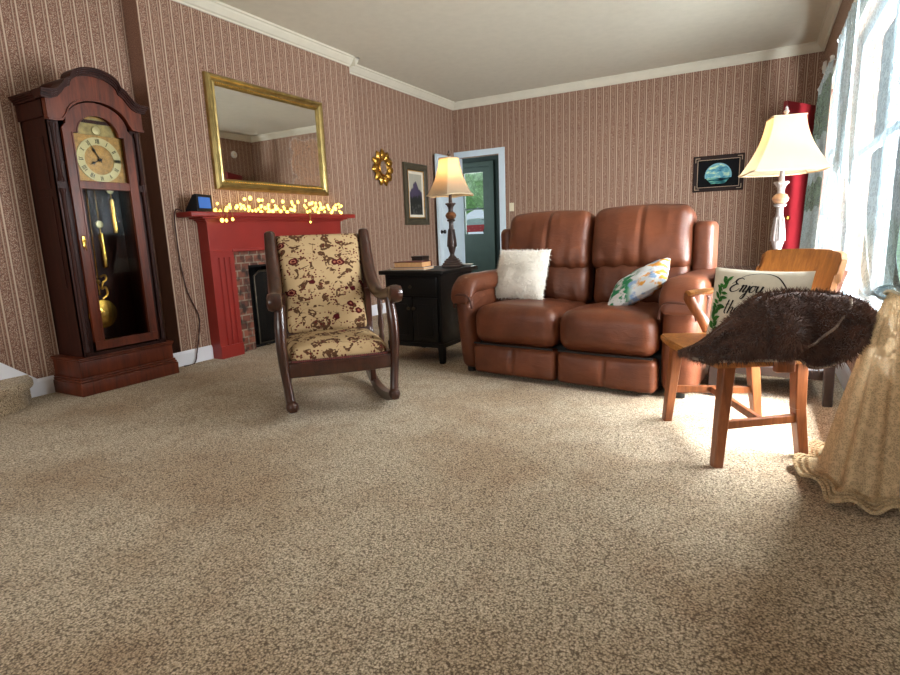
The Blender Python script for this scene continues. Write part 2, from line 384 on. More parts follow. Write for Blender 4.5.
# crown moulding: sloped cove profile
crp = [(0, 0), (.012, .0), (.016, .012), (.03, .02), (.058, .056), (.064, .07), (.078, .074), (.078, .09), (0, .09)]
def crown(a, b, axis, wallpos, sgn, name):
    mb = MB(); z0 = H-.09
    if axis == 'y': mb.prism([(wallpos+sgn*u, z0+v) for u, v in crp], a, b, 'xz')
    else: mb.prism([(wallpos+sgn*u, z0+v) for u, v in crp], a, b, 'yz')
    struct(name, mb, m_trim)
crown(YF, 2.62, 'y', XL, 1, 'trim_1'); crown(4.905, YB, 'y', XL, 1, 'trim_2'); crown(2.62-.078, 4.905+.078, 'y', XB, 1, 'trim_3')
crown(XL, XR, 'x', YB, -1, 'trim_4'); crown(YF, YB, 'y', XR, -1, 'trim_5'); crown(XL, XR, 'x', YF, 1, 'trim_6')
crown(XL, XB+.078, 'x', 2.62, -1, 'trim_7'); crown(XL, XB+.078, 'x', 4.905, 1, 'trim_8')
def base(name, a, b, axis, pos, sgn, hgt=.125):
    pr = [(0, 0), (.016, 0), (.016, hgt-.02), (.008, hgt), (0, hgt)]
    struct(name, MB().prism([(pos+sgn*u, v) for u, v in pr], a, b, 'xz' if axis == 'y' else 'yz'), m_white)
base('baseboard_left', 1.70, 2.62, 'y', XL, 1, .11); base('baseboard_chimney', 2.5, 2.895, 'y', XB, 1, .11); base('baseboard_recess', 4.905, 7.38, 'y', XL, 1)
base('baseboard_back', -3.19, XR, 'x', YB, -1); base('baseboard_right', YF, 6.42, 'y', XR, -1); base('baseboard_front', XL, XR, 'x', YF, 1)
# doorway to the hall with its casing
cas = MB(); y0, y1 = YB-.018, YB
for (x0, x1, z0, z1) in ((XL+.002, -3.92, 0, 1.99), (-3.28, -3.19, 0, 1.99), (XL+.002, -3.19, 1.99, 2.07)): cas.box(((x0+x1)/2, (y0+y1)/2, (z0+z1)/2), (x1-x0, y1-y0, z1-z0), .004)
for (x0, x1, z0, z1) in ((-3.94, -3.92, 0, 1.99), (-3.28, -3.26, 0, 1.99)): cas.box(((x0+x1)/2, YB+.06, (z0+z1)/2), (x1-x0+.002, .118, z1-z0))
struct('trim_9', cas, m_doorwhite)
# hall beyond
m_teal = plain('dark_teal_hall_paint', (44, 64, 62), .6, var=.06)
m_hallfloor = plain('hall_floor_boards', (66, 48, 36), .5, var=.3)
HY = 9.6
GD = (-4.99, -4.60, .90, 2.02)
hw = wall_holes('x', -6.2, -2.6, HY, HY+.12, 0, 2.6, [(-5.15, -4.45, 0, 2.12)])
struct('wall_hall', hw, m_teal)
hs = MB(); hs.box((-2.66, (YB+.12+HY)/2, 1.3), (.12, HY-YB-.12, 2.6)); hs.box((-5.2, YB+.06, 1.3), (2.18, .11, 2.6)); struct('wall_hall_sides', hs, m_teal); struct('wall_hall_left', wall_holes('y', YB+.12, HY, -6.2, -6.08, 0, 2.6, [(8.0, 9.2, .9, 2.1)]), m_teal)
mb = MB()
for (p, q, r_, s_) in ((8.0, 8.05, .9, 2.1), (9.15, 9.2, .9, 2.1), (8.05, 9.15, .9, .96), (8.05, 9.15, 2.04, 2.1), (8.05, 9.15, 1.47, 1.52)): mb.box((-6.14, (p+q)/2, (r_+s_)/2), (.05, q-p, s_-r_))
o = struct('window_4', mb, m_white); struct('window_pane', MB().box((-6.14, 8.6, 1.5), (.006, 1.1, 1.1)), m_glass, parent=o)  # unseen side window, added to let light into the hall
struct('ceiling_hall', MB().box((-4.4, (YB+.12+HY)/2, 2.66), (3.6, HY-YB+.1, .12)), m_ceil)
m_halldoor = plain('grey_green_door_paint', (78, 98, 92), .5, var=.05)
hd = wall_holes('x', -5.15, -4.45, HY+.03, HY+.075, .01, 2.12, [GD]); hdo = struct('door_1', hd, m_halldoor)
struct('window_pane', MB().box((-4.795, HY+.05, 1.46), (.39, .008, 1.12)), m_glass, parent=hdo)
struct('glazing_bar', MB().box((-4.795, HY+.04, 1.36), (.39, .03, .03)), m_halldoor, parent=hdo)
hc = MB()
for (x0, x1, z0, z1) in ((-4.45, -4.36, 0, 2.12), (-5.24, -5.15, 0, 2.12), (-5.24, -4.36, 2.12, 2.2)): hc.box(((x0+x1)/2, HY-.012, (z0+z1)/2), (x1-x0, .024, z1-z0), .004)
struct('trim_10', hc, m_halldoor)
# door leaf folded back against the left wall
dl = thing('door', 'pale blue-white panelled door standing open against left wall', 'door', (-3.93, 7.375, 0), R(-90))
tag(dl, kind='structure'); dl.name = 'door_2'
mb = MB(); mb.box((.315, .012, .995), (.63, .036, 1.98), .004)
dlm = mb.build('door_panel', m_doorwhite, dl, smooth=False)
pm = MB()
for (x0, x1) in ((.1, .29), (.35, .54)):
    for (z0, z1) in ((.2, .82), (1.0, 1.8)):
        pm.box(((x0+x1)/2, .032, (z0+z1)/2), (x1-x0, .012, z1-z0), .005)
pm.build('raised_panel', m_doorwhite, dl, smooth=False)
kb = MB(); kb.lathe([(.026, 0), (.026, .006), (.011, .008), (.011, .035), (.026, .045), (.028, .058), (.016, .068)], 16, (.575, .03, .95), 'y'); kb.build('door_knob', m_black, dl)
# windows in the right wall
m_winframe = plain('grey_window_paint', (132, 140, 146), .6, var=.04)
def window(n, W):
    a, b, z0, z1 = W; mb = MB(); x0, x1 = XR+.05, XR+.1
    for (p, q, r_, s_) in ((a, a+.06, z0, z1), (b-.06, b, z0, z1), (a+.06, b-.06, z0, z0+.07), (a+.06, b-.06, z1-.06, z1)): mb.box(((x0+x1)/2, (p+q)/2, (r_+s_)/2), (x1-x0, q-p, s_-r_))
    nm = 2 if b-a > 2 else 1
    for i in range(1, nm): mb.box(((x0+x1)/2, a+(b-a)*i/nm, (z0+z1)/2), (.05, .07, z1-z0-.13))
    mb.box(((x0+x1)/2, (a+b)/2, (z0+z1)/2+.1), (.04, b-a-.12, .04))
    o = struct('window_%d' % n, mb, m_winframe)
    struct('window_pane', MB().box((XR+.075, (a+b)/2, (z0+z1)/2), (.006, b-a-.1, z1-z0-.1)), m_glass, parent=o)
    cs = MB(); x0, x1 = XR-.02, XR
    for (p, q, r_, s_) in ((a-.08, a, z0, z1), (b, b+.08, z0, z1), (a-.08, b+.08, z1, z1+.08), (a-.08, b+.08, z0-.1, z0-.03)): cs.box(((x0+x1)/2, (p+q)/2, (r_+s_)/2), (x1-x0-.002, q-p, s_-r_))
    cs.box((XR+.005, (a+b)/2, z0-.015), (.09, b-a+.16, .03))
    struct('window_sill', cs, m_trim, parent=o)
window(1, W1); window(2, W2)
mb = MB(); a, b, z0, z1 = W3
a = -3.4; b = -.2
for (p, q, r_, s_) in ((a, a+.06, z0, z1), (b-.06, b, z0, z1), (a+.06, b-.06, z0, z0+.07), (a+.06, b-.06, z1-.06, z1), (-1.83, -1.77, z0+.07, z1-.06)): mb.box(((p+q)/2, YF-.06, (r_+s_)/2), (q-p, .05, s_-r_))
o = struct('window_3', mb, m_white); struct('window_pane', MB().box(((a+b)/2, YF-.06, (z0+z1)/2), (b-a-.1, .006, z1-z0-.1)), m_glass, parent=o)  # unseen window behind the camera, added for the fill light
# dark red door standing ajar from the right wall near the back corner
rd = thing('door_3', 'tall dark red door standing open in the back right corner', 'door', (XR-.012, 7.08, 0), math.atan2(6.53-7.08, .125-XR+.012))
tag(rd, kind='structure')
mb = MB(); mb.box((.33, 0, 1.03), (.66, .036, 2.04), .004); mb.build('door_panel', m_reddoor, rd, smooth=False)
kb = MB(); kb.lathe([(.026, 0), (.026, .006), (.011, .008), (.011, .035), (.026, .045), (.028, .058), (.016, .068)], 16, (.6, .017, .95), 'y'); kb.build('door_knob', m_brass, rd)
rc = MB()
# stair: carpeted bottom step with rounded end and a white sloping skirt board
def step_poly(off):
    pts = [(XL+.017, 1.66-off*.2)]
    cx, cy, r_ = -3.98, 1.28, .34-off
    for i in range(11):
        a = R(86-i*8.6); pts.append((cx+.02+(r_)*math.cos(a)*.95, cy+(r_+.03)*math.sin(a)))
    pts += [(-3.66-off, .9), (-3.66-off, -.2), (XL+.017, -.2)]
    return pts
st = thing('stair_step', 'carpeted rounded bottom stair step beside the clock', 'stair step', (0, 0, 0)); tag(st, kind='structure')
MB().prism(step_poly(.035), 0.0, .105, 'xy').build('riser', m_carpet, st)
mb = MB()
for (o_, za, zb) in ((.014, .100, .106), (.004, .106, .112), (0, .112, .140), (.005, .140, .147), (.016, .147, .152)): mb.prism(step_poly(o_), za, zb, 'xy')
mb.build('tread', m_carpet, st)
sk = MB().prism([(1.70, 0), (1.70, .115), (1.53, .255), (1.0, .69), (-.3, 1.76), (-.3, 1.3), (1.15, .1), (1.25, 0)], XL, XL+.016, 'yz')
struct('trim_11', sk, m_white)

# ------------------------------------------------------------------ outside the hall door
m_lawn = plain('lawn', (130, 176, 96), .9, var=.3, sc=3)
struct('terrain', MB().prism([(HY+.7, -.2), (16, -.1), (26, .75), (60, .8), (60, -.5), (HY+.7, -.5)], -45, 12, 'yz'), m_lawn)
m_tree = plain('tree_leaves', (196, 226, 176), .9, var=.4, sc=4, bump=.5)
m_trunk = plain('bark', (80, 62, 48), .9)
for i, (x, y, r_) in enumerate(((-14.5, 33, 2.2), (-20.5, 36, 2.5), (-27, 38, 2.6))):
    tt = thing('tree', ['leafy green tree seen through the hall door glass', 'leafy tree on the lawn left of the hall view', 'farthest leafy tree on the lawn outside'][i], 'tree', (x, y, .75), group='trees on the lawn')
    MB().tube([(0, 0, 0), (.1, 0, 1.6), (0, 0, 2.8)], [.22, .16, .1], 8).build('trunk', m_trunk, tt)
    def fol(u, v):
        a = 2*math.pi*u; b_ = math.pi*(v*.998+.001); d = Vector((math.sin(b_)*math.cos(a), math.sin(b_)*math.sin(a), math.cos(b_)))
        q = d*r_*(1+.3*noise.noise(d*2.5+Vector((i*5, 0, 0)))+.14*noise.noise(d*7)); return (q.x, q.y, q.z*.85+3.2)
    MB().grid(fol, 28, 16, True).build('crown', m_tree, tt)
car = thing('car', 'red car with pale roof parked outside beyond the hall door glass', 'car', (-14.2, 28.2, .78), R(8))
car.scale = (.62, .62, .62); car.location = (-14.0, 28.2, .79)
m_carred = plain('red_car_paint', (196, 30, 34), .25, var=.04, Coat_Weight=.5)
m_carwin = plain('pale_car_glass', (190, 204, 206), .1, var=.05)
bp = [(-2, .3), (-2.05, .62), (-1.9, .82), (-1.1, .9), (1.0, .92), (1.85, .86), (2.05, .6), (2.0, .3)]
MB().prism(bp, -.85, .85).build('car_body', m_carred, car)
MB().prism([(-1.05, .89), (-.45, 1.38), (.7, 1.42), (1.35, .92)], -.74, .74).build('car_windows', m_carwin, car)
MB().prism([(-.5, 1.36), (-.3, 1.45), (.6, 1.48), (.78, 1.4)], -.72, .72).build('car_roof', m_whitep, car)
for x in (-1.3, 1.3):
    for y in (-.8, .8): MB().lathe([(.2, -.1), (.32, -.09), (.32, .09), (.2, .1)], 18, (x, y, .32), 'y').build('wheel', m_blackp, car)
# ------------------------------------------------------------------ fireplace
m_brick = None
def brick():
    t = NT('soot_brick'); o = t.xyz(t.obj); n = t.new('ShaderNodeTexBrick'); t.L(t.comb(o[0], o[2], 0.0), n.inputs['Vector'])
    n.inputs['Scale'].default_value = 1; n.inputs['Brick Width'].default_value = .09; n.inputs['Row Height'].default_value = .062; n.inputs['Mortar Size'].default_value = .006
    n.inputs['Color1'].default_value = (*lin((150, 92, 72)), 1); n.inputs['Color2'].default_value = (*lin((104, 62, 50)), 1); n.inputs['Mortar'].default_value = (*lin((150, 134, 116)), 1)
    c = t.mix(t.step(t.noise(t.obj, 14, 4), .42, .7), n.outputs['Color'], lin((58, 44, 38)))
    t.bump(t.math('SUBTRACT', 1, n.outputs['Fac']), .6, .006); return t.fin(c, .9)
m_brick = brick()
fp = thing('fireplace', 'red painted fireplace mantel with fluted pilasters and brick surround', 'fireplace', (XB, 3.67, 0), R(90))
# local: x = along wall, -y = into the room
def pil(sx):
    mb = MB(); x0, x1 = (-.78, -.56) if sx < 0 else (.56, .78)
    w_ = x1-x0; prof = [(x0, -.001), (x1, -.001), (x1, -.115)]
    flutes = [x1-.05-.05*i for i in range(3)]
    for c in flutes: prof += [(c+.013, -.115), (c+.007, -.103), (c-.007, -.103), (c-.013, -.115)]
    prof += [(x0, -.115)]
    mb.prism(prof, .1, .80, 'xy')
    mb.box(((x0+x1)/2, -.061, .05), (w_, .122, .1)); mb.box(((x0+x1)/2, -.058, .825), (w_, .116, .05))
    return mb
for s_ in (-1, 1): pil(s_).build('pilaster', m_red, fp, smooth=False)
MB().box((0, -.058, .97), (1.56, .116, .24), .003).build('frieze', m_red, fp, smooth=False)
MB().box((0, -.063, .852), (1.14, .12, .024), .004).build('frieze_bead', m_red, fp)
mb = MB(); cove = [(0, 1.085), (.12, 1.085), (.124, 1.095), (.135, 1.10), (.15, 1.115), (.153, 1.122), (0, 1.122)]
for (ov, za, zb) in ((.006, 1.075, 1.087), (.02, 1.087, 1.10), (.045, 1.10, 1.112)): mb.box((0, -(.115+ov)/2, (za+zb)/2), (1.56+2*ov*1.4, .115+ov, zb-za), .003)
mb.build('shelf_moulding', m_red, fp, smooth=False)
MB().box((0, -.09, 1.131), (1.90, .18, .038), .008).build('mantel_shelf', m_red, fp)
bs = MB()
for (x0, x1, z0, z1) in ((-.56, -.38, 0, .72), (.38, .56, 0, .72), (-.56, .56, .72, .845)): bs.box(((x0+x1)/2, -.03, (z0+z1)/2), (x1-x0, .058, z1-z0))
bs.build('brick_surround', m_brick, fp, smooth=False)
fb = MB()
for (c, d) in (((0, .62, .36), (.76, .04, .72)), ((-.37, .3, .36), (.02, .62, .72)), ((.37, .3, .36), (.02, .62, .72)), ((0, .3, .71), (.76, .62, .02)), ((0, .3, .01), (.72, .6, .02))): fb.box(c, d)
fb.build('firebox', m_sooty, fp, smooth=False)
fs = thing('fire_screen', 'dark mesh fire screen with thin metal frame standing in the fireplace', 'fire screen', (XB+.0, 3.67, 0), R(90))
def mesh_mat():
    t = NT('screen_mesh'); o = t.xyz(t.obj); k = .006
    g = t.math('MAXIMUM', t.math('GREATER_THAN', t.math('FRACT', t.math('DIVIDE', t.math('ADD', o[0], 5), k)), .55), t.math('GREATER_THAN', t.math('FRACT', t.math('DIVIDE', o[2], k)), .55))
    return t.fin(lin((30, 28, 26)), .5, .6, Alpha=g)
m_mesh = mesh_mat(); m_iron = plain('dark_iron', (74, 66, 54), .45, .7, var=.3)
for (x0, x1, y0_, y1_) in ((-.26, .26, 0.02, 0.02),):
    f_ = MB()
    f_.tube([(x0, y0_, .02), (x0, y0_, .62), (x0+.06, y0_, .66), (x1-.06, y1_, .66), (x1, y1_, .62), (x1, y1_, .02), (x0, y0_, .02)], .009, 8); f_.build('frame', m_iron, fs)
    MB().grid(lambda u, v: (x0+(x1-x0)*u, y0_, .03+.62*v), 2, 2).build('mesh', m_mesh, fs)
for sx in (-1, 1):
    MB().box((sx*.2, .02, .008), (.03, .1, .014), .004).build('foot', m_iron, fs)
# ------------------------------------------------------------------ gilt mirror over the mantel
gm = thing('wall_mirror', 'large gilt framed mirror hanging over the red mantel', 'mirror', (XB, 3.745, 1.335), R(90))
mw, mh, fwid = 1.31, .875, .085
mb = MB(); prof = [(0, .0), (0, -.03), (.012, -.05), (.03, -.052), (.038, -.04), (.055, -.032), (.07, -.036), (.085, -.022), (.085, 0)]
def frame_sweep(mb, w_, h_, prof, z0=0.0):
    cs = [(-w_/2, z0, 1, 1), (w_/2, z0, -1, 1), (w_/2, z0+h_, -1, -1), (-w_/2, z0+h_, 1, -1)]; vs = []; n = len(prof)
    for (x, z, dx, dz) in cs:
        for (u, y) in prof: vs.append((x+dx*u, y, z+dz*u))
    fs = [(i*n+k, ((i+1) % 4)*n+k, ((i+1) % 4)*n+(k+1) % n, i*n+(k+1) % n) for i in range(4) for k in range(n)]
    mb.add(vs, fs)
frame_sweep(mb, mw, mh, prof); mb.build('frame', m_goldfr, gm, smooth=False)
bd = MB()
for zz in (mh-.064, .064):
    bd = MB()
    for i in range(60): bd.ball((-mw/2+.09+i*(mw-.18)/59, -.034, zz), .007, 6)
    bd.build('beading', m_brass, gm)
def mirror_painted_reflection():  # reflected gold tangle painted into the glass colour, lower right
    t = NT('painted_reflection_mirror_glass'); o = t.xyz(t.obj)
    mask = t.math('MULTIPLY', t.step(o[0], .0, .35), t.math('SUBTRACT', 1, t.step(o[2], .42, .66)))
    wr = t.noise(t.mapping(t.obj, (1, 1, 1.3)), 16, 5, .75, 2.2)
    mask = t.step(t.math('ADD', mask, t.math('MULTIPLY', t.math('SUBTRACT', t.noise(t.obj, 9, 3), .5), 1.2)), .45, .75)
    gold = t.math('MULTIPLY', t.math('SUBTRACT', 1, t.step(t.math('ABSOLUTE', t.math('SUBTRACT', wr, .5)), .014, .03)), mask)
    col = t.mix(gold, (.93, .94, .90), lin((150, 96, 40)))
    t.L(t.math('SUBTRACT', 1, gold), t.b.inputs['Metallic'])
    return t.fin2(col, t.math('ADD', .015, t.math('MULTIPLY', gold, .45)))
MB().box((0, -.016, mh/2), (mw-.16, .004, mh-.16)).build('glass', mirror_painted_reflection(), gm, smooth=False)
# ------------------------------------------------------------------ fairy lights, smart display, cable
fl = thing('fairy_lights', 'glowing warm fairy light garland strewn along the red mantel shelf', 'fairy lights', (XB, 3.67, 1.15), R(90))
m_bulb = emis('fairy_bulb', (255, 222, 104), 3.6); m_wire = plain('gold_wire', (150, 120, 50), .4, .8)
pts = []; n = 100
for i in range(n):
    x = -.73+1.58*i/(n-1)+random.uniform(-.03, .03); hgt = .012+random.random()**1.2*(.105 if 20 < i else .075)
    y = -.03-random.random()*.13
    if i in (3, 5, 9, 62): y = -.194; hgt = random.uniform(-.09, -.03); x = (-.7, -.66, -.6, .27)[(3, 5, 9, 62).index(i)]
    pts.append(Vector((x, y, hgt)))
wp_ = []
for i, p in enumerate(pts):
    wp_.append(p+Vector((0, 0, -.004)))
    if i < n-1:
        q = (p+pts[i+1])/2
        if p.y < -.18 or pts[i+1].y < -.18: q = Vector((q.x, -.193, .012))
        wp_.append(q)
MB().tube(wp_, .0018, 5, 2).build('wire', m_wire, fl)
bmesh0 = None
for i, p in enumerate(pts):
    if bmesh0 is None: b_ = MB().ball((0, 0, 0), .0135, 8, (1, 1, 1.2)).build('bulb', m_bulb, fl); bmesh0 = b_
    else: b_ = bmesh0.copy(); C.objects.link(b_); b_.parent = fl
    b_.location = p; k = random.uniform(.65, 1.15); b_.scale = (k, k, k)
l = bpy.data.lights.new('fairy_glow', 'AREA'); l.shape = 'RECTANGLE'; l.size = 1.5; l.size_y = .06; l.energy = .6; l.color = (1, .78, .42)
lo = bpy.data.objects.new('fairy_glow', l); C.objects.link(lo); lo.parent = fl; lo.location = (.05, -.12, .1); lo.rotation_euler = (R(120), 0, 0)
m_screen = emis('blue_screen', (48, 92, 160), .55)
sd = thing('smart_display', 'small black smart display with blue screen on left end of mantel', 'smart display', (XB+.105, 2.85, 1.15), R(90+16))
MB().prism([(-.045, 0), (.055, 0), (.05, .02), (-.02, .122), (-.05, .126)], -.09, .09, 'yz').build('housing', m_blackp, sd, smooth=False)
mb = MB(); mb.x = Matrix.Translation((0, -.0478, .066)) @ Matrix.Rotation(R(-3), 4, 'X'); mb.box((0, -.002, 0), (.135, .003, .082)); mb.build('screen', m_screen, sd, smooth=False)
cb = MB().tube([(XB+.06, 2.735, 1.158), (XB+.03, 2.70, 1.165), (XB+.02, 2.69, 1.05), (XB+.015, 2.70, .75), (XB+.015, 2.73, .55), (XB+.012, 2.80, .37), (XB+.015, 2.79, .25), (XB+.03, 2.74, .1), (XB+.035, 2.70, .006), (XB+.05, 2.6, .006)], .0045, 6, 5).build('power_cord', m_cord)
tag(cb, 'thin dark cord hanging down wallpaper left of the fireplace', 'cord')

# ------------------------------------------------------------------ grandfather clock (local: x along wall to the right, -y into the room)
gc = thing('grandfather_clock', 'tall cherry grandfather clock with arched top and brass dial', 'clock', (-3.815, 2.125, 0), R(90))
F = -.165    # front plane (world x -3.65)
mb = MB()
for (wd, dp, za, zb) in ((.67, .335, 0, .085), (.66, .33, .085, .10), (.648, .325, .10, .115), (.63, .318, .115, .215), (.645, .324, .215, .228), (.655, .328, .228, .24)): mb.box((0, -dp/2+.165, (za+zb)/2), (wd, dp, zb-za), .006)
mb.build('plinth', m_cherry, gc)
mb = MB()   # case: sides, back, bottom, top
for sx in (-1, 1): mb.box((sx*.265, .0, .96), (.02, .30, 1.44), .003)
mb.box((0, .145, .96), (.55, .02, 1.44)); mb.box((0, 0, 1.68), (.52, .29, .02)); mb.box((0, 0, .25), (.54, .30, .02))
mb.build('case', m_cherrydk, gc, smooth=False)
sp = MB()
for sx in (-1, 1):
    for (zc, zh) in ((.95, .55), (1.42, .30)): MB().box((sx*.277, 0, zc), (.006, .16, zh), .002).build('side_panel', m_cherrydk, gc, smooth=False)
# front stiles and quarter columns
mb = MB()
for sx in (-1, 1): mb.box((sx*.245, F+.03, .955), (.06, .02, 1.43))
mb.build('front_stile', m_cherrydk, gc, smooth=False)
for sx in (-1, 1):
    for (za, zb) in ((.27, 1.27), (1.31, 1.64)):
        c = MB(); L_ = zb-za
        c.lathe([(.018, 0), (.018, .02), (.013, .03), (.013, .045), (.0115, .05), (.0115, L_-.05), (.013, L_-.045), (.013, L_-.03), (.018, L_-.02), (.018, L_)], 12, (sx*.252, F+.012, za)); c.build('column', m_cherrydk, gc)
# door with arched top
def arch(x0, zs, zt, n=20):    # half-ellipse from left springing to right springing
    return [(-x0*math.cos(math.pi*i/n), zs+(zt-zs)*math.sin(math.pi*i/n)) for i in range(n+1)]
dr = MB(); fi = .022
inner = [(-.155, .33)]+[(-.155, 1.60), (-.125, 1.60)]+arch(.125, 1.60, 1.712)+[(.125, 1.60), (.155, 1.60), (.155, .33)]
outer = [(-.21, .275)]+[(-.21, 1.62), (-.19, 1.645)]+arch(.186, 1.645, 1.788)+[(.19, 1.645), (.21, 1.62), (.21, .275)]
inner = [(-.155, .33), (-.155, .33)]+inner[1:-1]+[(.155, .33)]
outer = [(-.21, .275), (-.21, .33)]+outer[1:-1]+[(.21, .275)]
dr.band(inner, outer, F-.004, F+.018); dr.box((0, F+.007, .3025), (.42, .026, .055)); dr.box((0, F+.006, 1.295), (.312, .022, .05), .004)
door = dr.build('door_frame', m_cherry, gc, smooth=False)
bd_ = MB(); bi = [(x*.985, z) for x, z in inner[1:]]; bo = [(x*1.04, z+.0) for x, z in inner[1:]]; bd_.band(bi, bo, F-.009, F-.003); bd_.build('door_bead', m_cherry, door)
MB().box((0, F+.012, .80), (.312, .003, .95)).build('glass_pane', m_clockglass, door, smooth=False)
gp = [(-.155, 1.32), (.155, 1.32), (.155, 1.60)]+[(x, z) for x, z in arch(.125, 1.60, 1.712)[::-1]]+[(-.155, 1.60)]
MB().prism(gp, F+.011, F+.014).build('glass_pane', m_clockglass, door, smooth=False)
hb = MB(); hb.box((-.187, F-.008, .95), (.018, .008, .075), .003); hb.ball((-.187, F-.02, .955), .009, 10); hb.tube([(-.187, F-.012, .93), (-.187, F-.022, .92), (-.187, F-.022, .90)], .003, 6); hb.build('door_handle', m_brass, door)
# pediment board and moulded crown
ped = MB()
CP = [(-.325, 1.79), (-.27, 1.792), (-.235, 1.805), (-.205, 1.835), (-.185, 1.862), (-.165, 1.875), (-.155, 1.878)]+[(-.15*math.cos(math.pi*i/16), 1.885+.075*math.sin(math.pi*i/16)) for i in range(17)]+[(.155, 1.878), (.165, 1.875), (.185, 1.862), (.205, 1.835), (.235, 1.805), (.27, 1.792), (.325, 1.79)]
low = [(-.285, 1.64), (-.275, 1.64), (-.24, 1.64), (-.215, 1.64)]
AR = [(-.285, 1.655), (-.25, 1.655), (-.21, 1.66), (-.20, 1.672)]+arch(.188, 1.672, 1.80, 18)[1:-1]+[(.20, 1.672), (.21, 1.66), (.25, 1.655), (.285, 1.655)]
def resample(P, n):
    d = [0]
    for a, b in zip(P, P[1:]): d.append(d[-1]+math.hypot(b[0]-a[0], b[1]-a[1]))
    out = []
    for i in range(n):
        t = d[-1]*i/(n-1); k = max(j for j in range(len(d)) if d[j] <= t+1e-9); k = min(k, len(P)-2); u = (t-d[k])/max(1e-9, d[k+1]-d[k])
        out.append((P[k][0]+(P[k+1][0]-P[k][0])*u, P[k][1]+(P[k+1][1]-P[k][1])*u))
    return out
N = 48
up_ = resample([(max(-.285, min(.285, x)), z) for x, z in CP], N); lw_ = resample(AR, N)
ped.band(lw_, up_, F-.02, F+.02); ped.build('pediment', m_cherry, gc, smooth=False)
hood = MB()
for sx in (-1, 1): hood.box((sx*.275, .012, 1.735), (.02, .29, .12))
hood.band([(x, 1.70) for x, z in up_], [(x*.97, z-.01) for x, z in up_], .10, .155)
hood.band([(x*.97, z-.02) for x, z in up_], [(x*.97, z-.008) for x, z in up_], F+.02, .155)
hood.build('hood', m_cherrydk, gc, smooth=False)
cm = MB()
for (o0, o1, yy) in ((-.022, -.008, F-.032), (-.008, .002, F-.04), (.002, .012, F-.052), (.012, .022, F-.06)):
    P0 = [(x*(.965+o0*.8), z+o0) for x, z in CP]; P1 = [(x*(.965+o1*.8), z+o1) for x, z in CP]; cm.band(P0, P1, yy, F+.05)
for sx in (-1, 1):
    for (o0, o1, e) in ((-.022, -.008, .012), (-.008, .002, .018), (.002, .012, .026), (.012, .022, .032)): cm.box((sx*(.285+e/2), .025, 1.79+(o0+o1)/2), (e, .26, o1-o0))
cm.build('crown_moulding', m_cherrydk, gc, smooth=False)
am = MB(); A2 = resample(AR, 48); am.band([(x, z-.006) for x, z in A2], [(x, z+.008) for x, z in A2], F-.03, F-.018); am.build('arch_moulding', m_cherry, gc)
# dial
m_dial = plain('gilt_dial', (150, 112, 50), .4, .3, var=.3, sc=40); m_chap = plain('silvered_chapter_ring', (172, 160, 112), .4, .3, var=.08)
dp_ = [(-.16, 1.30), (.16, 1.30), (.16, 1.60), (.13, 1.60)]+arch(.13, 1.60, 1.72)[::-1][1:-1]+[(-.13, 1.60), (-.16, 1.60)]
dial = MB().prism(dp_, F+.03, F+.036).build('dial', m_dial, gc, smooth=False)
rg = MB(); ro = [(.135*math.cos(2*math.pi*i/48), 1.455+.135*math.sin(2*math.pi*i/48)) for i in range(49)]; ri = [(.09*math.cos(2*math.pi*i/48), 1.455+.09*math.sin(2*math.pi*i/48)) for i in range(49)]
rg.band(ri, ro, F+.026, F+.03); rg.build('chapter_ring', m_chap, dial)
nu = MB()   # roman hour marks XII, I, II ... around the ring
ROM = ['XII', 'I', 'II', 'III', 'IV', 'V', 'VI', 'VII', 'VIII', 'IX', 'X', 'XI']
for i, s_ in enumerate(ROM):
    nu.x = Matrix.Translation((0, F+.0255, 1.455)) @ Matrix.Rotation(R(30*i), 4, 'Y') @ Matrix.Translation((0, 0, .112))
    wds = {'I': .007, 'V': .013, 'X': .013}; tot = sum(wds[c] for c in s_); x = -tot/2
    for c in s_:
        cx = x+wds[c]/2; x += wds[c]
        if c == 'I': nu.bar((cx, 0, -.014), (cx, 0, .014), .004, .001)
        elif c == 'V': nu.bar((cx, 0, -.013), (cx-.0045, 0, .013), .0032, .001); nu.bar((cx, 0, -.013), (cx+.0045, 0, .013), .002, .001)
        else: nu.bar((cx-.0045, 0, -.013), (cx+.0045, 0, .013), .003, .001); nu.bar((cx+.0045, 0, -.013), (cx-.0045, 0, .013), .002, .001)
nu.build('numerals', m_ink, dial)
# moon-phase disc visible in the arch: clip to the upper half by building half discs
half = [(.112*math.cos(math.pi*i/20), 1.602+.10*math.sin(math.pi*i/20)) for i in range(21)]
MB().prism(half, F+.026, F+.03).build('moon_dial', plain('moon_dial_brass', (140, 122, 70), .4, .3, var=.35, sc=30), dial, smooth=False)
MB().lathe([(.0, 0), (.028, 0), (.024, -.008), (.0, -.012)], 20, (0, F+.026, 1.63), 'y').build('moon_disc', m_chap, dial)
def hand(ang, L_, wd, name, y):
    h_ = MB(); h_.x = Matrix.Translation((0, y, 1.455)) @ Matrix.Rotation(R(ang), 4, 'Y')
    h_.prism([(-wd*.4, -.02), (wd*.4, -.02), (wd*.5, L_*.45), (wd*1.6, L_*.6), (wd*.5, L_*.72), (0, L_), (-wd*.5, L_*.72), (-wd*1.6, L_*.6), (-wd*.5, L_*.45)], -.001, .001); h_.build(name, m_ink, dial, smooth=False)
hand(-118, .075, .006, 'hour_hand', F+.023); hand(-28, .105, .005, 'minute_hand', F+.020)
MB().lathe([(.01, 0), (.01, -.012), (.004, -.014)], 12, (0, F+.027, 1.455), 'y').build('hand_hub', m_ink, dial)
mk = MB().box((0, F+.1, 1.45), (.34, .08, .02)); mk.build('seat_board', m_cherrydk, gc, smooth=False)
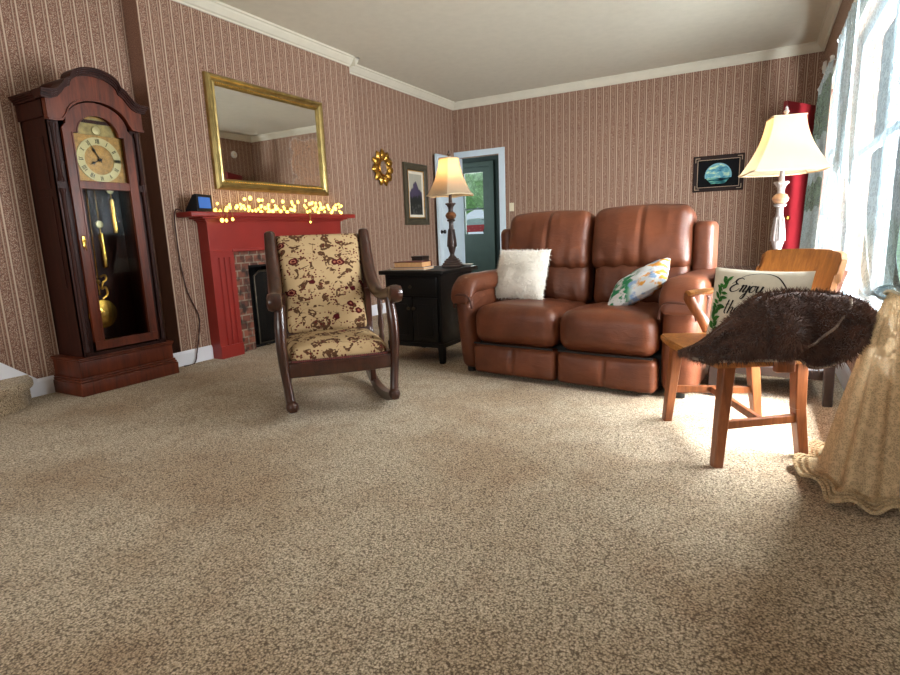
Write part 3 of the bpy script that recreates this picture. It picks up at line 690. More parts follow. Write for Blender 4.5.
# pendulum and three weights
pe = MB(); pe.tube([(0, .06, 1.42), (-.015, .06, .60)], .006, 8); pend = pe.build('pendulum_rod', m_brass, gc)
MB().lathe([(.0, .012), (.075, .01), (.098, 0), (.094, -.008), (.05, -.018), (.0, -.022)], 36, (-.02, .05, .475), 'y').build('pendulum_bob', m_brass, pend)
ly_ = MB(); ly_.x = Matrix.Translation((-.015, 0, 0))
for sx in (-1, 1): ly_.tube([(sx*.015, .06, .575), (sx*.05, .06, .60), (sx*.045, .06, .65), (sx*.02, .06, .64), (sx*.03, .06, .68), (sx*.055, .06, .70), (sx*.05, .06, .73), (sx*.02, .06, .72)], .007, 7, 4)
ly_.ball((0, .06, .69), .016, 10); ly_.build('pendulum_lyre', m_gold, pend)
for (x, z0_) in ((-.10, .93), (.0, .78), (.10, 1.0)):
    wt = MB(); wt.lathe([(.006, 0), (.017, .006), (.019, .02), (.019, .21), (.017, .224), (.006, .23)], 16, (x, -.03, z0_)); wt.tube([(x, -.03, z0_+.23), (x, -.03, z0_+.26)], .003, 6)
    w_o = wt.build('weight', m_brass, gc)
    pu = MB(); pu.lathe([(.018, -.006), (.024, -.004), (.024, .004), (.018, .006)], 18, (x, -.03, z0_+.283), 'y'); pu.build('pulley', m_chap, w_o)
    MB().tube([(x, -.03, z0_+.30), (x, -.03, 1.44)], .002, 5).build('cable', m_brass, w_o)

# ------------------------------------------------------------------ pictures and fittings on the walls
sb = thing('sunburst_mirror', 'small gold sunburst mirror with leaf-shaped rays on side wall', 'mirror', (XL, 5.59, 1.715), R(90))
pt = MB()
for i in range(11):
    pt.x = Matrix.Rotation(2*math.pi*i/11, 4, 'Y')
    def leafp(u, v):
        wd = .05*math.sin(math.pi*min(1, u*.9+.1))**.9; q = (v-.5)*2
        return (q*wd, -.014-.035*math.sin(math.pi*u)*(1-.7*q*q), .075+.145*u)
    pt.grid(leafp, 9, 6)
for i in range(11):
    pt.x = Matrix.Rotation(2*math.pi*(i+.5)/11, 4, 'Y'); pt.grid(lambda u, v: ((v-.5)*.05*math.sin(math.pi*min(1, u*.9+.1)), -.008, .075+.10*u), 5, 3)
pt.build('rays', m_gold, sb)
MB().lathe([(.076, 0), (.088, -.01), (.092, -.03), (.086, -.036), (.08, -.034), (.078, -.02)], 32, (0, -.002, 0), 'y').build('rim', m_gold, sb)
MB().lathe([(0, -.018), (.08, -.018), (.08, -.024), (0, -.026)], 32, (0, 0, 0), 'y').build('mirror_glass', m_mirror, sb)
m_olive = plain('olive_frame', (66, 60, 44), .5, var=.2, sc=20)
fpic = thing('framed_picture', 'tall landscape print in wide olive frame on side wall', 'picture', (XL, 6.30, 1.05), R(90))
mb = MB(); frame_sweep(mb, .56, .77, [(0, 0), (0, -.03), (.02, -.036), (.07, -.03), (.085, -.018), (.085, 0)]); mb.build('frame', m_olive, fpic, smooth=False)
mb = MB(); frame_sweep(mb, .392, .602, [(0, -.004), (0, -.02), (.014, -.022), (.014, -.004)], .084); mb.build('gilt_slip', m_gold, fpic, smooth=False)
mb = MB(); frame_sweep(mb, .366, .576, [(0, -.004), (0, -.012), (.03, -.012), (.034, -.004)], .097); mb.build('mat_board', m_linen, fpic, smooth=False)
def landscape():
    t = NT('mountain_print'); o = t.xyz(t.obj); z = o[2]; x = o[0]; nz = t.noise(t.obj, 9, 5, .6)
    ridge = t.math('ADD', t.math('SUBTRACT', .55, t.math('MULTIPLY', t.math('ABSOLUTE', x), 1.0)), t.math('MULTIPLY', t.math('SUBTRACT', nz, .5), .18))
    c = t.mix(nz, lin((150, 150, 138)), lin((186, 180, 160))); c = t.mix(t.step(t.math('SUBTRACT', ridge, z), -.01, .01), c, lin((70, 60, 84)))
    c = t.mix(t.step(t.math('ADD', z, t.math('MULTIPLY', nz, .35)), .56, .52), c, lin((28, 30, 26)))
    c = t.mix(t.math('MULTIPLY', t.step(t.noise(t.obj, 22, 4), .5, .62), t.math('LESS_THAN', z, .26)), c, lin((84, 84, 80)))
    return t.fin(c, .4)
MB().box((0, -.006, .385), (.30, .004, .51)).build('print', landscape(), fpic, smooth=False)
pa = thing('framed_painting', 'black framed moonlit seascape painting on back wall', 'painting', (-.5025, YB, 1.295))
m_frbrown = plain('dark_brown_frame', (34, 18, 15), .6, Specular_IOR_Level=.2, var=.2); m_frline = plain('pale_frame_line', (150, 128, 104), .5)
mb = MB(); frame_sweep(mb, .535, .405, [(0, 0), (0, -.02), (.008, -.026), (.045, -.022), (.05, -.012), (.05, 0)]); mb.build('frame', m_frbrown, pa, smooth=False)
mb = MB(); frame_sweep(mb, .445, .315, [(0, -.02), (0, -.025), (.006, -.025), (.006, -.02)], .045); 
for sx in (-1, 1):
    for sz in (0, 1):
        cx, cz = sx*.243, .025 if sz == 0 else .38; d = 1 if sz == 0 else -1
        mb.box((cx-sx*.022, -.026, cz), (.05, .004, .008)); mb.box((cx, -.026, cz+d*.022), (.008, .004, .05))
mb.build('frame_inlay', m_frline, pa, smooth=False)
def moonsea():
    t = NT('moonlit_seascape'); o = t.xyz(t.obj); x, z = o[0], t.math('SUBTRACT', o[2], .185)
    rr = t.math('SQRT', t.math('ADD', t.math('POWER', x, 2), t.math('POWER', t.math('SUBTRACT', z, -.01), 2)))
    dome = t.math('MULTIPLY', t.math('SUBTRACT', 1, t.step(rr, .138, .144)), t.math('GREATER_THAN', z, -.035))
    nz = t.noise(t.mapping(t.obj, (1, 1, 2.2)), 13, 4, .6)
    sky = t.ramp(nz, [(.3, lin((40, 90, 120))), (.5, lin((96, 160, 176))), (.68, lin((210, 226, 170)))])
    rim = t.math('SUBTRACT', 1, t.step(t.math('ABSOLUTE', t.math('SUBTRACT', rr, .136)), .003, .008)); sky = t.mix(rim, sky, lin((120, 170, 190)))
    sea_m = t.math('MULTIPLY', t.math('MULTIPLY', t.math('LESS_THAN', z, -.035), t.math('GREATER_THAN', z, -.10)), t.math('LESS_THAN', t.math('ABSOLUTE', x), t.math('ADD', .13, t.math('MULTIPLY', t.math('ADD', z, .035), .9))))
    wv = t.noise(t.mapping(t.obj, (1, 1, 6)), 9, 3); sea = t.ramp(wv, [(.38, lin((10, 26, 38))), (.52, lin((46, 110, 116))), (.68, lin((140, 196, 160)))])
    c = t.mix(dome, lin((10, 10, 14)), sky); c = t.mix(sea_m, c, sea)
    return t.fin(c, .7, Specular_IOR_Level=.1)
MB().box((0, -.012, .2025), (.44, .004, .31)).build('canvas', moonsea(), pa, smooth=False)
def switch(loc, rz, label):
    s_ = thing('light_switch', label, 'light switch', loc, rz); MB().box((0, -.003, 0), (.07, .006, .115), .002).build('plate', m_ivory, s_); MB().box((0, -.009, .004), (.01, .014, .024), .002).build('toggle', m_ivory, s_)
switch((-3.10, YB, 1.255), 0, 'ivory light switch on wallpaper right of the doorway')
switch((-4.22, HY, 1.27), 0, 'pale light switch on the dark teal hall wall')
ch = thing('coat_hook', 'black iron coat hook rack on dark hall wall', 'coat hook', (-3.98, HY, 1.27))
MB().box((0, -.006, .06), (.3, .012, .05), .003).build('rail', m_blackp, ch)
for x in (-.11, 0, .11): MB().tube([(x, -.01, .06), (x, -.05, .03), (x, -.07, -.03), (x, -.05, -.07), (x, -.03, -.05)], .008, 7, 3).build('hook', m_blackp, ch)
dt = thing('wall_chime', 'small round white chime high on right wall near corner', 'chime', (XR, 6.98, 2.40), R(-90))
MB().lathe([(.0, 0), (.06, 0), (.062, -.012), (.05, -.028), (.0, -.032)], 24, (0, 0, 0), 'y').build('cover', m_whitep, dt)
MB().lathe([(.0, -.03), (.02, -.03), (.018, -.036), (.0, -.037)], 16, (0, 0, 0), 'y').build('button', m_ivory, dt)
# ------------------------------------------------------------------ curtains on the right wall
def rod(name, label, y0_, y1_, z):
    r_ = thing(name, label, 'curtain rod', (XR-.075, (y0_+y1_)/2, z)); L_ = (y1_-y0_)/2
    MB().tube([(0, -L_, 0), (0, L_, 0)], .009, 10).build('pole', m_whitep, r_)
    for sy in (-1, 1):
        MB().tube([(0, sy*(L_-.06), 0), (.072, sy*(L_-.06), 0)], .006, 8).build('bracket', m_whitep, r_)
        MB().ball((0, sy*(L_+.012), 0), .017, 10).build('finial', m_whitep, r_)
rod('curtain_rod', 'white curtain rod above the large near window', 2.15, 4.80, 2.10)
rod('curtain_rod', 'white curtain rod above the small far window', 5.28, 6.42, 2.10)
def drape(name, label, yt0, yt1, yb0, yb1, zt, zb, xt, xb, mat, nf, amp, ph=0, hem=True, zfar=None):
    o = thing(name, label, 'curtain', (xt, (yt0+yt1)/2, zt))
    def fn(u, v):
        y = (yt0+(yt1-yt0)*u)*(1-v)+(yb0+(yb1-yb0)*u)*v
        a = amp*(.55+.6*v); fold = math.sin(2*math.pi*nf*u+ph+.8*math.sin(3*u+2*v))+.35*math.sin(2*math.pi*nf*2.3*u+ph*2)
        x = xt+(xb-xt)*v**1.3+a*fold
        z = zt-(zt-zb)*v+(.012*abs(math.sin(2*math.pi*nf*3*u)) if hem and v > .99 else 0)
        return (min(x, XR-.028)-xt, y-(yt0+yt1)/2, z-zt)
    MB().grid(fn, 90, 40).build('panel', mat, o); return o
# straight sheer at the far side of the near window, then a second one nearer
drape('sheer_curtain', 'straight white sheer hanging at far end of the large near window', 3.95, 4.73, 3.9, 4.62, 2.095, .37, XR-.075, XR-.12, m_sheer, 5, .022)
far = drape('sheer_curtain', 'sheer with lace bands on the far window beside the red door', 5.32, 6.38, 5.2, 6.3, 2.095, .30, XR-.075, XR-.13, m_sheer, 7, .02, 1)
def bandfn(zc, hh):
    def fn(u, v):
        zt, zb = 2.095, .30; vv = (zt-(zc+hh*(v-.5)))/(zt-zb)
        y = (5.32+1.06*u)*(1-vv)+(5.2+1.1*u)*vv; nf = 7; a = .02*(.55+.6*vv)
        fold = math.sin(2*math.pi*nf*u+1+.8*math.sin(3*u+2*vv))+.35*math.sin(2*math.pi*nf*2.3*u+2)
        x = -.05*vv**1.3+a*fold
        ed = .02*math.sin(2*math.pi*9*u) if v in (0.0, 1.0) else 0
        return (min(x, .047)-.006, y-5.85, zt-(zt-zb)*vv+ed-zt)
    return fn
m_bandlace = lace('grey_green_lace', (140, 160, 146), .45, .9, 46, trans=.05)
for (zc, hh) in ((1.78, .42), (1.12, .22)):
    MB().grid(bandfn(zc, hh), 90, 8).build('lace_band', m_bandlace, far)
# tied-back lace curtain of the near window: swagged sheet, gathered at the tie, flaring to the floor
lc = thing('lace_curtain', 'lace curtain tied back low and pooling on the carpet at right', 'curtain', (.36, 2.36, 0))
TIE = Vector((.398, 2.33, .675))
def swag(u, v):
    yt = 2.22+2.05*u
    a = Vector((XR-.075++.007*math.sin(2*math.pi*5*u), yt, 2.095)); b = Vector((XR-.09+.007*math.sin(2*math.pi*5*u+1), yt+.05, 1.2)); c = Vector((XR-.11, yt-.25-.5*u, .72-.42*u+.04*math.sin(2*math.pi*5*u))); d = TIE+Vector((-.02+.04*math.sin(9*u), .10*u-.05, .02*math.cos(9*u)))
    q = (1-v)**3*a+3*(1-v)**2*v*b+3*(1-v)*v*v*c+v**3*d
    q.x += .007*math.sin(2*math.pi*6*u+5*v)*v*(1-v)*4
    q.x = min(q.x, XR-.028)
    return q-Vector((.36, 2.36, 0))
MB().grid(swag, 110, 50).build('swag', m_lace, lc)
def skirt(u, v):
    a = -2*math.pi*u
    f = .5+.5*math.sin(6*a+1.2)+.3*math.sin(11*a)
    t = v**.8
    rx = .018+(.10+.03*f)*t; ry = .035+(.18+.04*f)*t
    cx = TIE.x-.045*t; cy = TIE.y-.01*t
    if v > .88:
        k = (v-.88)/.12; rx += .05*k; ry += .06*k
    x = cx+rx*math.cos(a); y = cy+ry*math.sin(a)
    z = TIE.z*(1-v/.9) if v < .9 else 0
    if v >= .82: z = max(.012+.03*f*(1-(v-.82)/.18)+.014*math.sin(9*a)*(v-.82)/.18+.012, TIE.z*(1-v/.9))
    x = min(x, XR-.022)
    return (x-.36, y-2.36, max(z, .008))
MB().grid(skirt, 150, 44, True).build('skirt', m_creamlace, lc)
tr_ = MB()
for i in range(150):
    a = -2*math.pi*i/150
    for k in (0.93, .965, 1.0):
        x, y, z = skirt(i/150, k)
        tr_.ball((x+.004*math.cos(a), y+.004*math.sin(a), max(z+.004, .009)), .008 if k == 1 else .006, 6)
tr_.build('scalloped_hem', m_creamlace, lc)
tb = MB(); tb.tube([(.035+.028*math.cos(R(t)), -.03+.045*math.sin(R(t)), .672+.008*math.sin(R(2*t))) for t in range(0, 361, 20)], .005, 8); tb.tube([(.035, -.075, .68), (.04, -.1, .80), (.055, -.1, .9)], .0035, 8); tb.build('tieback', m_ivory, lc)
# ------------------------------------------------------------------ table lamps
m_braid = plain('cream_braid', (190, 170, 138), .8)
def lamp(name, label, loc, rz, m_st, m_acc, sides, zt, r_top, r_bot):
    t = thing(name, label, 'lamp', loc, rz)
    bs = MB()
    for (h_, za, zb) in ((.075, 0, .018), (.066, .018, .032), (.055, .032, .05), (.045, .05, .062)): bs.box((0, 0, (za+zb)/2), (h_*2, h_*2, zb-za), .006)
    bs.build('base', m_st, t)
    st_ = MB(); st_.lathe([(.036, .06), (.030, .072), (.017, .085), (.016, .095), (.024, .12), (.031, .15), (.032, .18), (.027, .22), (.020, .27), (.0165, .315), (.018, .335), (.030, .34), (.032, .348), (.022, .354)], 20); st_.build('stem', m_st, t)
    fl_ = MB()
    for i in range(8):
        a = 2*math.pi*i/8; fl_.tube([(.034*math.cos(a), .034*math.sin(a), .15), (.031*math.cos(a), .031*math.sin(a), .2), (.021*math.cos(a), .021*math.sin(a), .28)], .004, 5, 3)
    fl_.build('fluting', m_st, t)
    bl = MB(); bl.lathe([(.02, .352), (.034, .362), (.042, .38), (.034, .398), (.02, .408)], 20); bl.build('ball', m_acc, t)
    cp = MB(); cp.lathe([(.02, .406), (.017, .42), (.02, .44), (.034, .462), (.036, .47), (.014, .474), (.011, .53), (.016, .535), (.016, .56)], 20)
    for i in range(6):
        a = 2*math.pi*i/6; cp.ball((.032*math.cos(a), .032*math.sin(a), .466), .008, 6)
    cp.build('capital', m_st, t)
    sk_ = MB(); sk_.lathe([(.014, .555), (.018, .565), (.018, .60), (.012, .605)], 14); sk_.build('socket', m_brass, t)
    bu = MB(); bu.ball((0, 0, .655), .03, 12, (1, 1, 1.3)); bu.build('bulb', emis('lamp_bulb', (255, 214, 150), 6), t)
    hp = MB(); hp.tube([(.02, 0, .58), (.06, 0, .66), (.055, 0, .75), (.0, 0, zt+.0), (-.055, 0, .75), (-.06, 0, .66), (-.02, 0, .58)], .002, 6, 6); hp.build('harp', m_brass, t)
    z0, z1 = .525, zt-.01
    def shd(u, v):
        a = u*sides; k = int(a) % sides; f = a-int(a)
        r0 = r_top+(r_bot-r_top)*(.82*(1-v)**1.9+.18*(1-v))
        off = math.pi/sides
        a0 = 2*math.pi*k/sides+off; a1 = 2*math.pi*(k+1)/sides+off
        p0 = Vector((math.cos(a0), math.sin(a0))); p1 = Vector((math.cos(a1), math.sin(a1)))
        cut = .04
        q = p0.lerp(p1, cut+(1-2*cut)*f)*r0
        sc = .007*math.sin(math.pi*f)*(1-v) if sides > 4 else -.006*math.sin(math.pi*f)*(1-v)
        return (q.x, q.y, z0+(z1-z0)*v+sc*(1 if v < .06 else 0)*1.0)
    sh = MB().grid(shd, sides*10, 14, True).build('lamp_shade', m_shade, t, angle=25)
    N2 = sides*10
    for v, r_ in ((0, .005), (1, .0045)):
        MB().tube([shd(i/N2, v) for i in range(N2)]+[shd(0, v)], r_, 6).build('shade_trim', m_braid, sh)
    sp_ = MB(); 
    for i in range(sides):
        x, y, z = shd((i+.0)/sides, 1); sp_.tube([(0, 0, zt-.012), (x, y, z)], .0025, 5)
    sp_.build('shade_spider', m_brass, sh)
    fn_ = MB(); fn_.lathe([(.006, zt-.014), (.008, zt), (.005, zt+.006), (.012, zt+.016), (.014, zt+.024), (.006, zt+.034), (.009, zt+.040), (.0, zt+.052)], 14); fn_.build('finial', m_st, t)
    l = bpy.data.lights.new('lamp_light', 'POINT'); l.energy = 3.8; l.color = (1, .62, .3); l.shadow_soft_size = .035
    lo = bpy.data.objects.new('lamp_light', l); C.objects.link(lo); lo.parent = t; lo.location = (0, 0, .70); return t
m_bronze = plain('dark_bronze_resin', (52, 36, 30), .35, var=.5, sc=30, bump=.1); m_copper = plain('copper_gilt', (120, 80, 54), .4, .5, var=.3, sc=30)
m_wash = plain('whitewashed_resin', (150, 142, 138), .5, var=.25, sc=40, bump=.15); m_washgold = plain('tan_gilt', (190, 150, 116), .35, .4, var=.3, sc=30)
lamp('table_lamp', 'dark bronze table lamp with glowing cream shade on black side table', (-2.06, 3.74, .672), R(20), m_bronze, m_copper, 6, .80, .082, .19)
lamp('table_lamp', 'whitewashed table lamp with square bell shade by the curtain', (.07, 3.66, .662), R(12), m_wash, m_washgold, 4, .815, .112, .262)
# ------------------------------------------------------------------ black side table left of the loveseat
ns = thing('side_table', 'black side cabinet with drawer and doors left of brown loveseat', 'side table', (-2.19, 3.61, 0))
MB().box((0, 0, .655), (.54, .56, .03), .006).build('table_top', m_black, ns)
mb = MB(); mb.box((0, 0, .38), (.47, .49, .52)); mb.box((0, 0, .13), (.48, .5, .03)); mb.build('body', m_black, ns, smooth=False)
for sx in (-1, 1):
    for sy in (-1, 1): MB().bar((sx*.215, sy*.225, .125), (sx*.22, sy*.232, 0), .05, .05, .034, .034).build('leg', m_black, ns)
dw = MB().box((0, -.252, .555), (.42, .018, .13), .005).build('drawer', m_black, ns)
kn = [(.006, 0), (.006, -.012), (.013, -.018), (.012, -.026), (.0, -.03)]
MB().lathe(kn, 14, (0, -.26, .555), 'y').build('knob', m_iron, dw)
for sx in (-1, 1):
    d_ = MB(); d_.box((sx*.107, -.252, .315), (.207, .018, .32), .004); d_.box((sx*.107, -.263, .315), (.13, .008, .23), .004); do_ = d_.build('cabinet_door', m_black, ns)
    MB().lathe(kn, 14, (sx*.022, -.26, .40), 'y').build('knob', m_iron, do_)
def book(loc, rz, dims, cov, label):
    b = thing('book', label, 'book', loc, rz, 'books on the side table'); x, y, z = dims; c = plain('cover', cov, .6)
    mb = MB(); mb.box((0, 0, .002), (x, y, .004)); mb.box((0, 0, z-.002), (x, y, .004)); mb.box((-x/2+.003, 0, z/2), (.006, y, z)); mb.build('cover', c, b, smooth=False)
    MB().box((.002, 0, z/2), (x-.012, y-.012, z-.008)).build('pages', plain('book_pages', (214, 164, 112), .9, var=.12, sc=60), b, smooth=False)
book((-2.27, 3.50, .670), R(8), (.27, .19, .016), (206, 196, 178), 'thin pale book lying at the bottom of the small stack')
book((-2.265, 3.50, .686), R(-82), (.17, .235, .042), (96, 40, 34), 'thick tan-paged book on top of thin pale book')
di = thing('saucer', 'small white saucer on the back right of black side table', 'dish', (-1.99, 3.835, .670)); MB().lathe([(.0, 0), (.03, 0), (.034, .004), (.055, .014), (.054, .017), (.03, .008), (.0, .006)], 24).build('dish', m_whitep, di)
bxo = thing('wooden_box', 'small dark wooden box at the back of black side table', 'box', (-2.385, 3.80, .670)); MB().box((0, 0, .035), (.1, .1, .07), .003).build('box', m_dark, bxo); MB().box((0, 0, .077), (.106, .106, .014), .003).build('lid', m_dark, bxo)
# ------------------------------------------------------------------ dark end table right
et = thing('end_table', 'dark end table with glossy top behind the oak armchair', 'side table', (.065, 3.545, 0))
MB().box((0, 0, .648), (.54, .66, .024), .006).build('table_top', NT('glossy_dark_top').fin(lin((38, 34, 34)), .08), et)
mb = MB(); 
for (c, d) in (((0, -.285, .59), (.48, .02, .09)), ((0, .285, .59), (.48, .02, .09)), ((-.245, 0, .59), (.02, .56, .09)), ((.245, 0, .59), (.02, .56, .09))): mb.box(c, d)
mb.build('apron', m_dark, et, smooth=False)
for sx in (-1, 1):
    for sy in (-1, 1): MB().bar((sx*.25, sy*.29, .636), (sx*.262, sy*.302, 0), .055, .055, .042, .042).build('leg', m_dark, et)
MB().box((0, 0, .15), (.50, .58, .05), .004).build('lower_shelf', m_dark, et)
# ------------------------------------------------------------------ brown leather reclining loveseat
so = thing('loveseat', 'brown leather double reclining loveseat with puffy back pads', 'sofa', (-1.696, 3.16, 0), R(-6.2))
def wr(amp, sc, seed=0):
    def f(q, h):
        d = Vector(q).normalized(); n_ = noise.noise(Vector(q)*sc+Vector((seed, seed*2, 0))); return Vector(q)+d*amp*n_
    return f
def pad(name, c, d, r, par, bulge=.02, tilt=0, seam=None, sub=8, seed=0, wrk=.006, side=1):
    mb = MB(); hx, hy, hz = d[0]/2, d[1]/2, d[2]/2
    def fn(q, h):
        x, y, z = q; u, w_ = x/hx, z/hz
        k = max(0, (1-u*u))*max(0, (1-w_*w_))
        y2 = y-(bulge*k if y < 0 else 0)
        z2 = z+(bulge*.6*max(0, 1-u*u)*max(0, 1-(y/hy)**2) if z > 0 else 0)
        n_ = noise.noise(Vector((x*7+seed, y*7, z*9)))*wrk+noise.noise(Vector((x*22+seed, y*9, z*5)))*wrk*.45
        # puckers radiating to the lower edge
        n_ += wrk*.9*math.sin(x*55+seed+4*noise.noise(Vector((x*4, z*4, seed))))*max(0, -w_)**2*(1 if y < 0 else 0)
        if seam is not None and y < .3*hy: n_ -= .012*math.exp(-((x-seam)/.011)**2)
        v = Vector((x, y2, z2)); v.y -= n_
        return v
    mb.x = Matrix.Translation(c) @ Matrix.Rotation(R(tilt), 4, 'X')
    mb.box((0, 0, 0), d, r, (sub+30, 4, sub+6), fn, 3)
    return mb.build(name, m_leather, par, angle=180)
# hidden base and back shell
mb = MB(); mb.box((.66, .48, .14), (1.2, .72, .18), .02); mb.build('base', m_lining, so)
MB().box((.64, .82, .50), (1.26, .13, .86), .05, (4, 1, 4)).build('back_shell', m_leather, so)
for i, (xa, xb) in enumerate(((.088, .660), (.672, 1.238))):
    xc, wd = (xa+xb)/2, xb-xa
    pad('footrest', (xc, .06, .118), (wd, .12, .185), .03, so, .012, 0, 0.0, seed=i*3+1, wrk=.003)
    # seat cushion with rounded front
    mb = MB()
    def fseat(q, h, i=i):
        x, y, z = q; u = x/h[0]; v_ = y/h[1]
        dz = .022*max(0, 1-u*u)*(1 if z > 0 else 0)-.02*max(0, v_)*(1 if z > 0 else 0)
        n_ = noise.noise(Vector((x*6+i*4, y*9, z*6)))*.007
        pk = .005*math.sin(x*60+3*noise.noise(Vector((x*5, y*5, i))))*max(0, v_)**1.0*(1 if z > 0 else 0)
        dy = -.018*max(0, 1-u*u)*max(0, 1-(z/h[2])**2) if y < 0 else 0
        return Vector((x, y+dy-(n_ if y < 0 else 0), z+dz+(n_+pk if z > 0 else 0)))
    mb.x = Matrix.Translation((xc, .31, .335)); mb.box((0, 0, 0), (wd, .62, .235), .075, (16, 16, 6), fseat, 4); mb.build('seat_cushion', m_leather, so, angle=180)
    sm_ = MB(); sm_.tube([(xa+.012, .0, .222), (xc, -.012, .222), (xb-.012, .0, .222)], .006, 6, 5); sm_.build('seam', m_lining, so)
for i, (xa, xb) in enumerate(((.02, .640), (.652, 1.262))):
    xc, wd = (xa+xb)/2, xb-xa
    pad('lumbar_pad', (xc+.01, .64, .56), (wd-.03, .18, .30), .06, so, .03, -8, .0 if i == 0 else .0, seed=i*5+2, wrk=.008)
    pad('head_pad', (xc, .68, .828+.006*i), (wd, .22, .40), .07, so, .035, -12, .02, seed=i*7+4, wrk=.009)
for xa, xb in ((-.065, .03), (1.262, 1.375)):
    MB().box(((xa+xb)/2, .74, .69), (xb-xa, .22, .50), .04, (2, 3, 6)).build('side_wing', m_leather, so, angle=180)
def arm(xa, xb, sgn):
    xc, wd = (xa+xb)/2, xb-xa
    mb = MB()
    def f1(q, h):
        x, y, z = q; t = (z/h[2]+1)/2
        dy = .05*(1-t)**2*(1 if y < 0 else 0)-.012*(1-(x/h[0])**2)*(1 if y < 0 else 0)
        return Vector((x+sgn*.018*t*t, y+dy, z+noise.noise(Vector(q)*6)*.003))
    mb.x = Matrix.Translation((xc, .43, .30)); mb.box((0, 0, 0), (wd-.015, .82, .54), .05, (5, 8, 8), f1, 3); mb.build('armrest', m_leather, so, angle=180)
    mb = MB()
    def f2(q, h):
        x, y, z = q; v_ = y/h[1]; u = x/h[0]
        # the padded top rolls down over the front
        dz = -.10*max(0, (-v_-.72)/.28)**2; dz += .022*(1-u*u)*(1 if z > 0 else 0)
        return Vector((x, y, z+dz+noise.noise(Vector((x*8, y*8, sgn)))*.006))
    mb.x = Matrix.Translation((xc+sgn*.012, .405, .585)); mb.box((0, 0, 0), (wd+.024, .83, .10), .045, (6, 18, 2), f2, 3); tp = mb.build('arm_pad', m_leather, so, angle=180)
    pp = MB(); w2 = wd/2; pp.tube([(xc-w2*.93, .012, .44), (xc-w2*.72, -.002, .515), (xc, -.008, .53), (xc+w2*.76, -.002, .515), (xc+w2*1.02, .012, .44)], .007, 7, 6); pp.build('piping', m_seam, tp)
arm(-.06, .085, -1); arm(1.24, 1.43, 1)
for x in (-.0, 1.34):
    for y in (.12, .78): MB().lathe([(.03, 0), (.03, .04), (.024, .045)], 14, (x, y, 0)).build('foot', m_blackp, so)
# ------------------------------------------------------------------ scatter cushions
def cushion_surf(w_, h_, t_, pinch=.1):
    def s(u, v, side):
        # u,v in -1..1
        k = (max(0, 1-abs(u)**2.4)*max(0, 1-abs(v)**2.4))**.5
        x = u*w_/2*(1-pinch*(1-v*v)*.35*abs(u)**2); z = v*h_/2*(1-pinch*(1-u*u)*.5*abs(v)**2)
        return Vector((x, side*t_/2*k, z))
    return s
def cushion(mb, s, n=26, wrk=0, seed=0):
    for side in (-1, 1):
        def fn(a, b):
            u, v = a*2-1, b*2-1; u = math.copysign(abs(u)**.8, u); v = math.copysign(abs(v)**.8, v)
            p = s(u, v, side)
            if wrk: p.y += side*wrk*(noise.noise(Vector((u*2.5+seed, v*2.5, side)))+.5*noise.noise(Vector((u*7+seed, v*7, 3))))*(1-max(abs(u), abs(v))**4)
            return p
        mb.grid(fn, n, n)
def fur(mb, pts_fn, count, ln, wd):
    for _ in range(count):
        p, nrm = pts_fn(); d = (nrm+Vector((random.gauss(0, .45), random.gauss(0, .45), random.gauss(0, .45)-.25))).normalized()
        t = d.orthogonal().normalized()*wd; L_ = ln*random.uniform(.5, 1.2); p = p-d*ln*.15
        n0 = len(mb.v); mb.add([p-t, p+t, p+d*L_+Vector((0, 0, -L_*.15))], [(0, 1, 2)])
fp_ = thing('fur_pillow', 'fluffy white fur pillow leaning on the left seat of loveseat', 'pillow', (-1.42, 3.54, .475), R(-9))
s_ = cushion_surf(.385, .345, .14); mb = MB(); XF = Matrix.Translation((0, 0, .155)) @ Matrix.Rotation(R(-20), 4, 'X'); mb.x = XF; cushion(mb, s_, 22, .012, 3)
mb.build('pillow_body', m_whitefur, fp_)
fm = MB(); fm.x = XF
def fpt():
    u, v = random.uniform(-1, 1), random.uniform(-1, 1); side = -1 if random.random() < .8 else 1
    p = s_(u, v, side); e = .02; du = s_(u+e, v, side)-s_(u-e, v, side); dv = s_(u, v+e, side)-s_(u, v-e, side); n_ = du.cross(dv)
    n_ = n_.normalized() if n_.length > 1e-9 else Vector((0, side, 0))
    if n_.y*side < 0: n_ = -n_
    n_ = (n_+Vector((u**5, 0, v**5))*.8).normalized(); return p, n_
fur(fm, fpt, 5200, .022, .0022); fm.build('fur', m_whitefur, fp_, smooth=False)
def floral():
    t = NT('floral_print_cloth'); o = t.xyz(t.obj); x = o[0]; nz = t.noise(t.obj, 16, 4, .6); n2 = t.noise(t.mapping(t.obj, (1, 1, 1), (5, 5, 5)), 13, 3)
    c = t.mix(nz, lin((232, 230, 224)), lin((206, 216, 226)))
    g = t.math('MULTIPLY', t.step(nz, .47, .55), t.math('MULTIPLY', t.step(x, -.17, -.12), t.math('SUBTRACT', 1, t.step(x, .0, .05)))); c = t.mix(g, c, lin((30, 132, 84)))
    r_ = t.math('MULTIPLY', t.step(n2, .5, .58), t.step(x, .03, .08)); c = t.mix(r_, c, lin((226, 158, 60)))
    b = t.math('MULTIPLY', t.step(t.noise(t.mapping(t.obj, (1, 1, 1), (9, 1, 2)), 14, 3), .56, .64), t.step(x, -.05, .02)); c = t.mix(b, c, lin((140, 170, 210)))
    t.bump(t.noise(t.mapping(t.obj, (1, 1, 5)), 9, 3), .5, .01); return t.fin(c, .85)
sv = thing('floral_pillow', 'white floral pillow with green and orange print against right arm', 'pillow', (-.66, 3.43, .48), R(-6))
